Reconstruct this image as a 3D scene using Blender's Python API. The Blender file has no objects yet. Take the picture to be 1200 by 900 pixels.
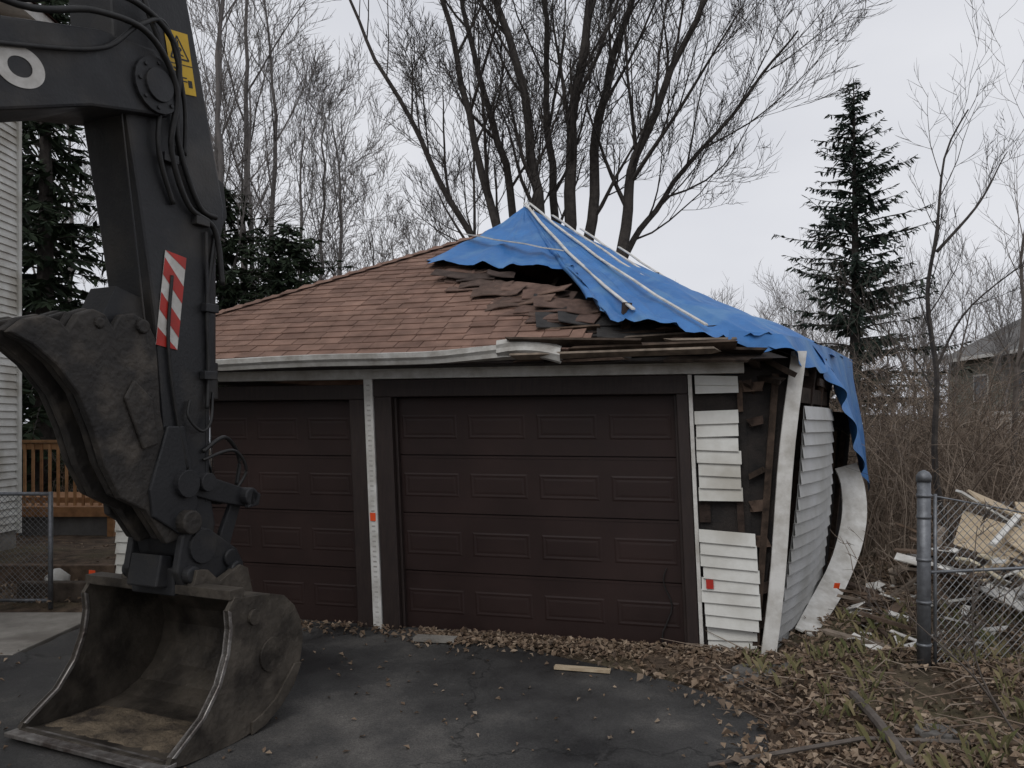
import bpy, math, random, bmesh
from mathutils import Vector, Matrix, Euler, noise
R = random.Random(7)
scn = bpy.context.scene
V = Vector

# ------------------------------------------------------------ materials
def nodes(name):
    m = bpy.data.materials.new(name); m.use_nodes = True
    nt = m.node_tree; b = nt.nodes['Principled BSDF']
    return m, nt, b
def c4(c): return (c[0], c[1], c[2], 1)
def mat(name, c1, c2=None, scale=4, rough=.75, bump=0, bscale=60, metal=0, spec=.4, lo=.35, hi=.65, r2=None, stretch=None, c3=None, s3=1.2):
    m, nt, b = nodes(name); N = nt.nodes; L = nt.links
    b.inputs['Roughness'].default_value = rough; b.inputs['Metallic'].default_value = metal
    b.inputs['Specular IOR Level'].default_value = spec
    b.inputs['Base Color'].default_value = c4(c1)
    tc = N.new('ShaderNodeTexCoord'); src = tc.outputs['Object']
    if stretch:
        mp = N.new('ShaderNodeMapping'); mp.inputs['Scale'].default_value = stretch
        L.new(src, mp.inputs['Vector']); src = mp.outputs['Vector']
    if c2:
        nz = N.new('ShaderNodeTexNoise'); nz.inputs['Scale'].default_value = scale; nz.inputs['Detail'].default_value = 6
        nz.inputs['Roughness'].default_value = .65
        L.new(src, nz.inputs['Vector'])
        rp = N.new('ShaderNodeValToRGB'); e = rp.color_ramp.elements
        e[0].position = lo; e[0].color = c4(c1); e[1].position = hi; e[1].color = c4(c2)
        L.new(nz.outputs['Fac'], rp.inputs['Fac']); out = rp.outputs['Color']
        if c3:
            n3 = N.new('ShaderNodeTexNoise'); n3.inputs['Scale'].default_value = s3; n3.inputs['Detail'].default_value = 5
            L.new(tc.outputs['Object'], n3.inputs['Vector'])
            r3 = N.new('ShaderNodeValToRGB'); r3.color_ramp.elements[0].position = .5; r3.color_ramp.elements[1].position = .66
            L.new(n3.outputs['Fac'], r3.inputs['Fac'])
            mx = N.new('ShaderNodeMixRGB'); L.new(r3.outputs['Color'], mx.inputs['Fac'])
            L.new(out, mx.inputs[1]); mx.inputs[2].default_value = c4(c3); out = mx.outputs[0]
        L.new(out, b.inputs['Base Color'])
        if r2 is not None:
            mr = N.new('ShaderNodeMapRange'); mr.inputs[1].default_value = lo; mr.inputs[2].default_value = hi
            mr.inputs[3].default_value = rough; mr.inputs[4].default_value = r2
            L.new(nz.outputs['Fac'], mr.inputs[0]); L.new(mr.outputs[0], b.inputs['Roughness'])
    if bump:
        n2 = N.new('ShaderNodeTexNoise'); n2.inputs['Scale'].default_value = bscale; n2.inputs['Detail'].default_value = 3
        L.new(src, n2.inputs['Vector'])
        bp = N.new('ShaderNodeBump'); bp.inputs['Strength'].default_value = bump; bp.inputs['Distance'].default_value = .02
        L.new(n2.outputs['Fac'], bp.inputs['Height']); L.new(bp.outputs['Normal'], b.inputs['Normal'])
    return m
def imat(name, cols, rough=.85, nscale=20, namt=.5, bump=0, bscale=80):
    """colour picked per mesh island (per leaf / shingle / board) and broken up by noise"""
    m, nt, b = nodes(name); N = nt.nodes; L = nt.links
    b.inputs['Roughness'].default_value = rough; b.inputs['Specular IOR Level'].default_value = .25
    g = N.new('ShaderNodeNewGeometry'); rp = N.new('ShaderNodeValToRGB'); cr = rp.color_ramp
    cr.interpolation = 'LINEAR'
    while len(cr.elements) < len(cols): cr.elements.new(.5)
    for i, c in enumerate(cols):
        cr.elements[i].position = i / (len(cols) - 1); cr.elements[i].color = c4(c)
    L.new(g.outputs['Random Per Island'], rp.inputs['Fac'])
    out = rp.outputs['Color']
    if namt:
        tc = N.new('ShaderNodeTexCoord'); nz = N.new('ShaderNodeTexNoise'); nz.inputs['Scale'].default_value = nscale; nz.inputs['Detail'].default_value = 4
        L.new(tc.outputs['Object'], nz.inputs['Vector'])
        mr = N.new('ShaderNodeMapRange'); mr.inputs[1].default_value = .3; mr.inputs[2].default_value = .7
        mr.inputs[3].default_value = 1 - namt; mr.inputs[4].default_value = 1 + namt * .6
        L.new(nz.outputs['Fac'], mr.inputs[0])
        mx = N.new('ShaderNodeMixRGB'); mx.blend_type = 'MULTIPLY'; mx.inputs[0].default_value = 1
        L.new(out, mx.inputs[1]); L.new(mr.outputs[0], mx.inputs[2]); out = mx.outputs[0]
    L.new(out, b.inputs['Base Color'])
    if bump:
        tc = N.new('ShaderNodeTexCoord'); n2 = N.new('ShaderNodeTexNoise'); n2.inputs['Scale'].default_value = bscale
        L.new(tc.outputs['Object'], n2.inputs['Vector'])
        bp = N.new('ShaderNodeBump'); bp.inputs['Strength'].default_value = bump; bp.inputs['Distance'].default_value = .01
        L.new(n2.outputs['Fac'], bp.inputs['Height']); L.new(bp.outputs['Normal'], b.inputs['Normal'])
    return m
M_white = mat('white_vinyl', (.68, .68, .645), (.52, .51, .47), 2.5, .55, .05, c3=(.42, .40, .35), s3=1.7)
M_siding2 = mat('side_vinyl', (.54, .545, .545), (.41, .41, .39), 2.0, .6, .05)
M_trim = mat('white_trim', (.68, .67, .64), (.44, .42, .38), 6, .55, .08)
M_brown = mat('brown_door_paint', (.018, .0092, .008), (.027, .0140, .012), 1.6, .5, .05, 90, spec=.3, r2=.62)
M_casing = mat('brown_casing_paint', (.018, .011, .010), (.030, .019, .016), 6, .6, .1, stretch=(8, 8, 1))
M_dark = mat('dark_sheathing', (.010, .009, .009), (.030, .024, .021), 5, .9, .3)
M_tar = mat('tar_paper', (.016, .015, .015), (.040, .037, .035), 8, .85, .3)
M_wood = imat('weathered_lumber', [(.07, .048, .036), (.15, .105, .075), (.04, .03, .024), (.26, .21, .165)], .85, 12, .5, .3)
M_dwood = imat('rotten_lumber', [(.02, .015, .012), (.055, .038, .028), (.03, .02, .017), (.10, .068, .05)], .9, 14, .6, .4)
M_shingle = imat('asphalt_shingle', [(.215, .130, .098), (.26, .162, .124), (.185, .112, .086), (.235, .145, .112)], .95, 5, .30, .5, 300)
M_looseshingle = imat('loose_shingle', [(.20, .125, .096), (.085, .06, .05), (.17, .105, .082), (.045, .037, .034), (.19, .12, .09)], .95, 10, .4, .5, 300)
M_tarp = mat('blue_tarp', (.030, .130, .345), (.050, .185, .450), 2.2, .45, .4, 12, spec=.45, r2=.6, c3=(.08, .21, .42), s3=3.5)
M_gutter = mat('gutter_aluminium', (.54, .53, .50), (.32, .30, .27), 7, .5, .1)
M_exc = mat('excavator_dark_paint', (.0125, .013, .0145), (.023, .023, .025), 3, .45, .12, 50, spec=.45, r2=.7, c3=(.040, .036, .032), s3=2.6)
M_thumb = mat('dirty_steel', (.022, .020, .019), (.050, .044, .038), 4, .6, .45, 25, metal=.2, c3=(.08, .068, .056), s3=5)
M_steel = mat('worn_steel', (.042, .036, .030), (.120, .102, .082), 3.5, .55, .35, 25, metal=.3, c3=(.030, .025, .021), s3=4)
M_edge = mat('bright_worn_edge', (.36, .34, .32), (.11, .09, .08), 9, .4, .2, metal=.6)
M_mud = mat('mud', (.20, .155, .105), (.040, .031, .024), 5, .95, .8, 40)
M_chrome = mat('cylinder_rod', (.5, .5, .5), (.35, .35, .35), 5, .2, metal=1)
M_rubber = mat('hose_rubber', (.010, .010, .010), (.022, .021, .020), 20, .5)
M_yellow = mat('label_yellow', (.72, .45, .02), (.60, .38, .03), 9, .5)
M_black = mat('label_black', (.01, .01, .01), (.02, .02, .02), 9, .5)
M_red = mat('reflector_red', (.50, .03, .02), (.36, .03, .02), 9, .4)
M_rwhite = mat('reflector_white', (.66, .64, .60), (.48, .46, .42), 14, .45)
M_orange = mat('marker_orange', (.85, .10, .02), (.75, .08, .02), 9, .5)
M_galv = mat('galvanised_steel', (.20, .21, .225), (.12, .125, .135), 14, .5, .1, metal=.5)
M_wire = mat('fence_wire', (.22, .225, .23), (.13, .13, .13), 8, .5, metal=.4)
M_conc = mat('concrete', (.30, .28, .25), (.19, .175, .155), 3.5, .9, .3, 60, c3=(.13, .115, .10))
M_cedar = imat('cedar_lumber', [(.36, .19, .085), (.28, .14, .065), (.42, .24, .12)], .8, 10, .3)
M_bark = mat('maple_bark', (.026, .022, .020), (.060, .052, .046), 9, .95, .4, 30)
M_bark2 = mat('hazed_bark', (.125, .115, .110), (.17, .155, .147), 2, .95)  # grey bark of far trees, colour lightened to paint in distance haze
M_bark3 = mat('sapling_bark', (.075, .062, .053), (.14, .12, .105), 6, .95)
M_bramble = imat('bramble_stems', [(.15, .110, .082), (.26, .21, .165), (.08, .058, .045), (.19, .145, .108)], .9, 5, 0)
M_needle = imat('spruce_needles', [(.012, .022, .017), (.026, .040, .028), (.018, .030, .024), (.038, .052, .036)], .8, 3, 0)
M_needle2 = imat('hemlock_needles', [(.008, .015, .008), (.020, .033, .016), (.030, .044, .022)], .8, 3, 0)
M_leaf = imat('dead_leaves', [(.10, .066, .046), (.25, .185, .130), (.15, .10, .068), (.36, .28, .205), (.065, .046, .036), (.21, .15, .10)], .8, 10, 0)
M_grass = imat('dry_grass', [(.20, .17, .085), (.10, .11, .045), (.28, .23, .13)], .9, 3, 0)
M_ply = mat('plywood', (.50, .41, .29), (.34, .26, .17), 3, .8, .1, stretch=(1, 9, 1))
M_glass = mat('window_glass', (.02, .025, .03), None, rough=.1, spec=.8)
M_grey_house = mat('grey_green_siding', (.20, .20, .165), (.165, .165, .135), 2, .8)
M_roofgrey = mat('grey_roof', (.15, .145, .14), (.10, .095, .09), 4, .9)
M_redroof = mat('red_roof_shingle', (.13, .06, .05), (.09, .045, .04), 8, .9)
M_stone = mat('field_stone', (.15, .14, .13), (.08, .075, .07), 7, .9, .6, 20)
M_insul = mat('insulation_foam', (.66, .60, .45), (.50, .43, .31), 6, .95, .3)

def ground_mat():
    m, nt, b = nodes('soil_and_litter'); N = nt.nodes; L = nt.links
    b.inputs['Roughness'].default_value = .95; b.inputs['Specular IOR Level'].default_value = .2
    tc = N.new('ShaderNodeTexCoord')
    def nz(s, d=5):
        n = N.new('ShaderNodeTexNoise'); n.inputs['Scale'].default_value = s; n.inputs['Detail'].default_value = d
        L.new(tc.outputs['Object'], n.inputs['Vector']); return n
    a = nz(6, 6); r = N.new('ShaderNodeValToRGB'); e = r.color_ramp.elements
    e[0].position = .32; e[0].color = (.040, .030, .023, 1); e[1].position = .68; e[1].color = (.15, .108, .076, 1)
    L.new(a.outputs['Fac'], r.inputs['Fac'])
    g = nz(.5, 3); r2 = N.new('ShaderNodeValToRGB'); r2.color_ramp.elements[0].position = .5; r2.color_ramp.elements[1].position = .62
    L.new(g.outputs['Fac'], r2.inputs['Fac'])
    mx = N.new('ShaderNodeMixRGB'); L.new(r2.outputs['Color'], mx.inputs[0]); L.new(r.outputs['Color'], mx.inputs[1])
    mx.inputs[2].default_value = (.10, .085, .052, 1); L.new(mx.outputs[0], b.inputs['Base Color'])
    h = nz(28, 6); bp = N.new('ShaderNodeBump'); bp.inputs['Strength'].default_value = .9; bp.inputs['Distance'].default_value = .04
    L.new(h.outputs['Fac'], bp.inputs['Height']); L.new(bp.outputs['Normal'], b.inputs['Normal'])
    return m
def asphalt_mat():
    m, nt, b = nodes('worn_asphalt'); N = nt.nodes; L = nt.links
    b.inputs['Specular IOR Level'].default_value = .4
    tc = N.new('ShaderNodeTexCoord')
    def nz(s, d=6, stretch=None, ro=.6, rot=.35):
        n = N.new('ShaderNodeTexNoise'); n.inputs['Scale'].default_value = s; n.inputs['Detail'].default_value = d; n.inputs['Roughness'].default_value = ro
        if stretch:
            mp = N.new('ShaderNodeMapping'); mp.inputs['Scale'].default_value = stretch; mp.inputs['Rotation'].default_value = (0, 0, rot)
            mp.inputs['Location'].default_value = (3.3, 1.7, 0)
            L.new(tc.outputs['Object'], mp.inputs['Vector']); L.new(mp.outputs[0], n.inputs['Vector'])
        else: L.new(tc.outputs['Object'], n.inputs['Vector'])
        return n
    a = nz(.75, 7, (1.1, .9, 1), .62, -.5); r = N.new('ShaderNodeValToRGB'); e = r.color_ramp.elements
    e[0].position = .38; e[0].color = (.021, .0205, .021, 1); e[1].position = .70; e[1].color = (.125, .116, .106, 1)
    x = e.new(.54); x.color = (.050, .048, .046, 1)
    L.new(a.outputs['Fac'], r.inputs['Fac'])
    f = nz(120, 2); mr = N.new('ShaderNodeMapRange'); mr.inputs[1].default_value = .3; mr.inputs[2].default_value = .7; mr.inputs[3].default_value = .6; mr.inputs[4].default_value = 1.4
    L.new(f.outputs['Fac'], mr.inputs[0])
    mx = N.new('ShaderNodeMixRGB'); mx.blend_type = 'MULTIPLY'; mx.inputs[0].default_value = 1
    L.new(r.outputs['Color'], mx.inputs[1]); L.new(mr.outputs[0], mx.inputs[2])
    vo = N.new('ShaderNodeTexVoronoi'); vo.feature = 'DISTANCE_TO_EDGE'; vo.inputs['Scale'].default_value = .6
    wn = nz(3, 4); ad = N.new('ShaderNodeMixRGB'); ad.inputs[0].default_value = .35
    L.new(tc.outputs['Object'], ad.inputs[1]); L.new(wn.outputs['Color'], ad.inputs[2]); L.new(ad.outputs[0], vo.inputs['Vector'])
    cr = N.new('ShaderNodeMapRange'); cr.inputs[1].default_value = 0; cr.inputs[2].default_value = .007; cr.inputs[3].default_value = .4; cr.inputs[4].default_value = 1
    L.new(vo.outputs['Distance'], cr.inputs[0])
    m2 = N.new('ShaderNodeMixRGB'); m2.blend_type = 'MULTIPLY'; m2.inputs[0].default_value = 1
    L.new(mx.outputs[0], m2.inputs[1]); L.new(cr.outputs[0], m2.inputs[2]); L.new(m2.outputs[0], b.inputs['Base Color'])
    rr = N.new('ShaderNodeMapRange'); rr.inputs[1].default_value = .4; rr.inputs[2].default_value = .6; rr.inputs[3].default_value = .48; rr.inputs[4].default_value = .9
    L.new(a.outputs['Fac'], rr.inputs[0]); L.new(rr.outputs[0], b.inputs['Roughness'])
    bp = N.new('ShaderNodeBump'); bp.inputs['Strength'].default_value = .5; bp.inputs['Distance'].default_value = .01
    L.new(f.outputs['Fac'], bp.inputs['Height']); L.new(bp.outputs['Normal'], b.inputs['Normal'])
    return m
M_ground = ground_mat(); M_asph = asphalt_mat()

# ------------------------------------------------------------ mesh builder
class MB:
    def __init__(s): s.v = []; s.f = []; s.m = []
    def add(s, vs, fs, mi=0):
        o = len(s.v); s.v.extend([tuple(p) for p in vs])
        for f in fs: s.f.append(tuple(i + o for i in f)); s.m.append(mi)
    def bx(s, fn, lo, hi, mi=0):
        vs = [fn(x, y, z) for z in (lo[2], hi[2]) for y in (lo[1], hi[1]) for x in (lo[0], hi[0])]
        s.add(vs, [(0, 2, 3, 1), (4, 5, 7, 6), (0, 1, 5, 4), (2, 6, 7, 3), (0, 4, 6, 2), (1, 3, 7, 5)], mi)
    def plank(s, c, size, rot=(0, 0, 0), mi=0, jag=0):
        E = Euler(rot).to_matrix(); c = V(c)
        h = [q / 2 for q in size]
        vs = []
        for z in (-1, 1):
            for y in (-1, 1):
                for x in (-1, 1):
                    j = R.uniform(-jag, jag)
                    vs.append(c + E @ V((x * (h[0] + j), y * h[1], z * h[2])))
        s.add(vs, [(0, 2, 3, 1), (4, 5, 7, 6), (0, 1, 5, 4), (2, 6, 7, 3), (0, 4, 6, 2), (1, 3, 7, 5)], mi)
    def prism(s, fn, prof, t0, t1, mi=0):
        n = len(prof)
        vs = [fn(p[0], t0, p[1]) for p in prof] + [fn(p[0], t1, p[1]) for p in prof]
        fs = [tuple(range(n)), tuple(range(2 * n - 1, n - 1, -1))]
        fs += [(i, i + n, (i + 1) % n + n, (i + 1) % n) for i in range(n)]
        s.add(vs, fs, mi)
    def tube(s, pts, rad, n=6, mi=0, cap=True):
        pts = [V(p) for p in pts]
        if not hasattr(rad, '__len__'): rad = [rad] * len(pts)
        d = pts[-1] - pts[0]
        ref = V((1, .2, 0)) if abs(d.z) > .7 * d.length else V((0, 0, 1))
        vs = []
        for i, p in enumerate(pts):
            t = pts[min(i + 1, len(pts) - 1)] - pts[max(i - 1, 0)]
            if t.length < 1e-9: t = V((0, 0, 1))
            t.normalize(); a = t.cross(ref)
            if a.length < 1e-5: a = t.cross(V((0, 1, .1)))
            a.normalize(); b = t.cross(a)
            for k in range(n):
                an = 2 * math.pi * k / n
                vs.append(p + (a * math.cos(an) + b * math.sin(an)) * rad[i])
        fs = []
        for i in range(len(pts) - 1):
            for k in range(n):
                k2 = (k + 1) % n
                fs.append((i * n + k, i * n + k2, (i + 1) * n + k2, (i + 1) * n + k))
        if cap: fs += [tuple(range(n - 1, -1, -1)), tuple(range((len(pts) - 1) * n, len(pts) * n))]
        s.add(vs, fs, mi)
    def obj(s, name, mats, parent=None, smooth=False, bevel=0, fix=True):
        me = bpy.data.meshes.new(name); me.from_pydata(s.v, [], s.f)
        for m in (mats if isinstance(mats, (list, tuple)) else [mats]): me.materials.append(m)
        me.polygons.foreach_set('material_index', s.m)
        if fix:
            bm = bmesh.new(); bm.from_mesh(me); bmesh.ops.recalc_face_normals(bm, faces=bm.faces); bm.to_mesh(me); bm.free()
        if smooth: me.polygons.foreach_set('use_smooth', [True] * len(me.polygons))
        me.update()
        o = bpy.data.objects.new(name, me); scn.collection.objects.link(o)
        if parent: o.parent = parent
        if bevel:
            md = o.modifiers.new('b', 'BEVEL'); md.width = bevel; md.segments = 2; md.limit_method = 'ANGLE'; md.angle_limit = .6
        return o
def empty(name, loc=(0, 0, 0)):
    e = bpy.data.objects.new(name, None); scn.collection.objects.link(e); return e
def ident(x, y, z): return V((x, y, z))
def lerp(a, b, t): return a + (b - a) * t
def interp(tab, x):
    if x <= tab[0][0]: return tab[0][1]
    for (x0, y0), (x1, y1) in zip(tab, tab[1:]):
        if x <= x1: return lerp(y0, y1, (x - x0) / (x1 - x0))
    return tab[-1][1]
def sst(a, b, x):
    t = max(0, min(1, (x - a) / (b - a))); return t * t * (3 - 2 * t)

# ------------------------------------------------------------ ground
EDGE = [(-9, 1.0), (2.5, 1.15), (4.1, 1.30), (4.7, 1.50), (5.1, 1.38), (5.47, 1.12), (5.8, .75), (6.1, .35), (6.4, .1)]
def xe(y): return interp(EDGE, y) + .07 * noise.noise(V((0, y * 3, 2.2)))
def front_y(x): return 6.16 + (1.88 - x) * .2715
def gz(x, y):
    d = x - interp(EDGE, y)
    h = .05 * noise.noise(V((x * .8, y * .8, 0))) + .025 * noise.noise(V((x * 3, y * 3, 5)))
    if x > -3.9:
        kk = sst(0, .7, d) if y < 6.2 else sst(1.2, 2.4, x - (y - 6.2) * .2)
        if 6.2 <= y < 14 and x < 2 + (y - 6.2) * .4: kk = 0
        z = -.03 + kk * (.05 + h + .10 * sst(2, 4, x) )
        if y >= 14: z = h
    else:
        z = -.02 + .12 * sst(7.6, 9.5, y) + (h * .4 if y > 7.6 else 0)
    return z
def nonuni(lo, hi, flo, fhi, fs):
    c = []; x = flo
    while x <= fhi: c.append(x); x += fs
    st = fs; x = fhi
    while x < hi: st *= 1.35; x += st; c.append(x)
    st = fs; x = flo
    while x > lo: st *= 1.35; x -= st; c.insert(0, x)
    return c
xs = nonuni(-400, 400, -8, 9, .14); ys = nonuni(-60, 900, 2, 14, .14)
g = MB(); vs = [(x, y, gz(x, y)) for y in ys for x in xs]; nx = len(xs)
g.add(vs, [(j * nx + i, j * nx + i + 1, (j + 1) * nx + i + 1, (j + 1) * nx + i) for j in range(len(ys) - 1) for i in range(nx - 1)])
g.obj('ground', M_ground, smooth=True)
d = MB(); row = []
yy = -8.0
L_, R_ = [], []
while yy < 8.0:
    r = xe(yy); fx = 1.88 - (yy - 6.16) / .2715 if yy > 6.3 else 99
    r = min(r, fx + .25)
    l = -6.6 if yy < 6.1 else -3.75 - .03 * noise.noise(V((yy * 5, 1, 1)))
    if r <= l: break
    L_.append((l, yy)); R_.append((r, yy)); yy += .1
for (l, y0), (r, y1) in zip(L_, R_): row.append([(l + (r - l) * i / 6, y0, .004) for i in range(7)])
vs = [p for q in row for p in q]
d.add(vs, [(j * 7 + i, j * 7 + i + 1, j * 7 + i + 8, j * 7 + i + 7) for j in range(len(row) - 1) for i in range(6)])
d.obj('asphalt_driveway', M_asph)
c = MB()
c.bx(ident, (-6.65, 6.12, -.05), (-5.2, 7.5, .012)); c.bx(ident, (-5.185, 6.12, -.05), (-3.8, 7.5, .012))
c.obj('concrete_walkway', M_conc, bevel=.006)
c = MB(); c.bx(ident, (-6.6, 8.7, 0), (-4.3, 8.82, .24)); c.bx(ident, (-4.9, 7.95, 0), (-4.0, 8.07, .20)); c.obj('timber_garden_border', M_wood, bevel=.01)

# ------------------------------------------------------------ garage
C0 = V((1.88, 6.16, 0)); U = V((-.965, .262, 0)); W = V((.262, .965, 0))
def G(a, b, z): return C0 + U * a + W * b + V((0, 0, z))
def GF(a, b, z): return G(a + .045 * z, b, z)
garage = empty('collapsed_garage')
def door(a0, a1, name, zt=2.0):
    m = MB(); n = 4; h = zt / n
    for i in range(n):
        z0 = i * h + .005; z1 = (i + 1) * h - .005
        m.bx(GF, (a0, .07, z0), (a1, .11, z1))
        m.bx(GF, (a0, .066, z1 - .020), (a1, .0705, z1 - .004))
        npn = 4; w = (a1 - a0) / npn
        for k in range(npn):
            p0 = a0 + k * w + .05; p1 = a0 + (k + 1) * w - .05; q0 = z0 + .135; q1 = z1 - .15
            def ring(i0, d0, i1, d1):
                vs = []
                for ii, dd in ((i0, d0), (i1, d1)):
                    for (aa, zz) in ((p0 + ii, q0 + ii), (p1 - ii, q0 + ii), (p1 - ii, q1 - ii), (p0 + ii, q1 - ii)):
                        vs.append(GF(aa, .07 - dd, zz))
                m.add(vs, [(0, 1, 5, 4), (1, 2, 6, 5), (2, 3, 7, 6), (3, 0, 4, 7)])
                return vs[4:]
            ring(0, 0.0006, .014, .004); ring(.014, .004, .032, .0016); top = ring(.032, .0016, .05, .0035)
            m.add(top, [(0, 1, 2, 3)])
    m.bx(GF, (a0, .1, 0), (a1, .13, zt))
    return m.obj(name, M_brown, garage)
door(.52, 2.93, 'garage_door_panel_a'); door(3.33, 5.40, 'garage_door_panel_b', 1.98)
m = MB()
m.bx(GF, (.43, -.035, 0), (.52, .12, 2.0)); m.bx(GF, (2.93, -.035, 0), (3.09, .12, 2.0)); m.bx(GF, (.43, -.04, 2.0), (3.09, .12, 2.15))
m.bx(GF, (3.18, -.03, 0), (3.33, .12, 1.98)); m.bx(GF, (5.40, -.03, 0), (5.52, .12, 1.98)); m.bx(GF, (3.18, -.035, 1.98), (5.52, .12, 2.11))
m.bx(GF, (.52, .02, 0), (.545, .07, 2.0)); m.bx(GF, (2.905, .02, 0), (2.93, .07, 2.0)); m.bx(GF, (3.33, .02, 0), (3.355, .07, 1.98))
m.obj('door_casings', M_casing, garage, bevel=.006)
m = MB()
m.bx(GF, (3.095, -.05, 0), (3.175, .03, 2.16)); m.bx(GF, (.395, -.045, .0), (.425, .03, 2.15))
m.bx(GF, (.0, -.06, 2.155), (5.9, .06, 2.225)); m.bx(GF, (0, -.075, 2.225), (5.9, .06, 2.24))
m.obj('white_trim', M_trim, garage, bevel=.003)
m = MB()
for i in range(48): m.bx(GF, (3.118, -.0512, .05 + i * .0435), (3.150, -.0495, .064 + i * .0435))
m.obj('trim_nail_slots', M_gutter, garage)
def laps(m, fn, a0, a1, z0, z1, lap=.105, b=0, jit=0, mi=0):
    n = max(1, int(round((z1 - z0) / lap))); h = (z1 - z0) / n
    for i in range(n):
        za = z0 + i * h; zb = za + h + .004; j = R.uniform(-jit, jit); k = R.uniform(-jit, jit); e = R.uniform(-.012, .012) if jit else 0
        vs = [fn(a0 + j, b - .024, za), fn(a1 + k, b - .024, za + e), fn(a1 + k, b - .003, zb + e), fn(a0 + j, b - .003, zb),
              fn(a0 + j, b, za), fn(a1 + k, b, za + e), fn(a1 + k, b + .004, zb + e), fn(a0 + j, b + .004, zb)]
        m.add(vs, [(0, 1, 2, 3), (7, 6, 5, 4), (0, 4, 5, 1), (3, 2, 6, 7), (0, 3, 7, 4), (1, 5, 6, 2)], mi)
m = MB()
laps(m, GF, .385, .06, 1.17, 1.86, .098, -.02, .012)
def tiltA(a, b, z): return GF(a, b - .02, z + .04 * (a - .2))
laps(m, tiltA, .385, -.03, .20, .94, .098, -.03, .014)
laps(m, GF, .36, .0, .0, .19, .098, -.01, .01)
laps(m, GF, .38, .05, 2.0, 2.14, .07, -.02, .01)
laps(m, GF, 5.84, 5.53, 0.0, 2.15, .105, 0)
m.obj('front_vinyl_siding', M_white, garage)
m = MB()
m.bx(GF, (.0, .02, 0), (.42, .06, 2.15)); m.bx(GF, (5.52, .02, 0), (5.85, .06, 2.15))
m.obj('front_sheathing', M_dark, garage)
m = MB()
m.bx(GF, (.30, -.005, 1.0), (.385, .02, 1.16)); m.bx(GF, (.05, -.01, .93), (.10, .02, 1.18)); m.bx(GF, (.02, -.01, 1.86), (.06, .02, 2.1))
m.obj('exposed_studs', M_dwood, garage)
m = MB()
laps(m, lambda a, b, z: G(5.87 - b, a, z), 0, 5.8, 0, 2.2)
laps(m, lambda a, b, z: G(a, 5.82 - b, z), 5.85, .1, 0, 2.2)
m.bx(G, (5.80, 0.06, 0), (5.85, 5.8, 2.2)); m.bx(G, (.1, 5.75, 0), (5.8, 5.8, 2.2))
m.obj('outer_walls', M_white, garage)
# leaning right wall
S0 = V((1.97, 6.17, 0)); Sw = V((.522, .853, 0)).normalized(); Sn = V((.853, -.522, 0)).normalized()
def SD(c, o, z):
    ln = .112 - .035 * sst(.6, 2.2, c)
    return S0 + Sw * (c + .04 * z) + Sn * (-o + ln * z + .05 * math.sin(z * 1.5) + .03 * math.sin(c * 2.3)) + V((0, 0, z))
m = MB()
def segl(c0, c1, z0, z1):
    n = max(1, int((c1 - c0) / .35))
    for lapi in range(int(round((z1 - z0) / .1))):
        za = z0 + lapi * .1; cc1 = c1 - R.uniform(0, .10) - .38 * (za / 1.9) ** 1.5
        for k in range(n):
            ca = lerp(c0, cc1, k / n); cb = lerp(c0, cc1, (k + 1) / n); zb = za + .104
            vs = [SD(ca, -.024, za), SD(cb, -.024, za), SD(cb, -.003, zb), SD(ca, -.003, zb), SD(ca, 0, za), SD(cb, 0, za), SD(cb, .004, zb), SD(ca, .004, zb)]
            m.add(vs, [(0, 1, 2, 3), (7, 6, 5, 4), (0, 4, 5, 1), (3, 2, 6, 7)])
segl(.06, 2.05, .0, 1.9)
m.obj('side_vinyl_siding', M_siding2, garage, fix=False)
m = MB()
for c in (.02, .45, .9, 1.35, 1.8):
    m.bx(SD, (c, .02, 0), (c + .05, .12, 2.3 + R.uniform(-.2, .05)))
for c in (2.2, 2.6, 3.0): m.bx(SD, (c, .10, 0), (c + .05, .20, 1.7))
m.bx(SD, (0, .02, 2.15), (1.9, .12, 2.22)); m.bx(SD, (0, .02, 1.93), (1.2, .035, 2.05)); m.bx(SD, (.5, .0, 2.08), (1.6, .02, 2.14))
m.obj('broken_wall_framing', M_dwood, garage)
m = MB(); m.bx(SD, (-.02, .13, 0), (1.6, .15, 2.3)); m.bx(SD, (1.6, .14, 0), (3.6, .16, 1.9))
q = [GF(.02, .03, 0), SD(-.02, .10, 0), SD(-.02, .10, 1.2), SD(-.02, .10, 2.3), GF(.02, .03, 2.2), GF(.02, .03, 1.2)]
m.add(q, [(0, 1, 2, 5), (5, 2, 3, 4)])
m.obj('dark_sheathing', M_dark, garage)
m = MB()
for i in range(7):
    z = .25 + i * .3 + R.uniform(-.06, .06); p = GF(-.06, -.005, z); m.plank(p, (R.uniform(.08, .16), .03, .03 + R.random() * .06), (0, R.uniform(-.5, .5), -.25), 0, .03)
m.plank(GF(-.11, .0, 1.1), (.05, .04, 2.1), (.0, .07, -.25))
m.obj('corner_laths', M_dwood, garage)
m = MB()
def CB(x, y, z): return V((1.93 + x + .105 * z + .012 * math.sin(z * 3), 6.06 + y + .02 * z, z))
for i in range(10):
    z0 = i * .232; z1 = z0 + .232
    m.bx(CB, (-.055, 0, z0), (.06, .015, z1)); m.bx(CB, (.045, .015, z0), (.06, .10, z1))
m.obj('leaning_corner_board', M_trim, garage)
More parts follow.
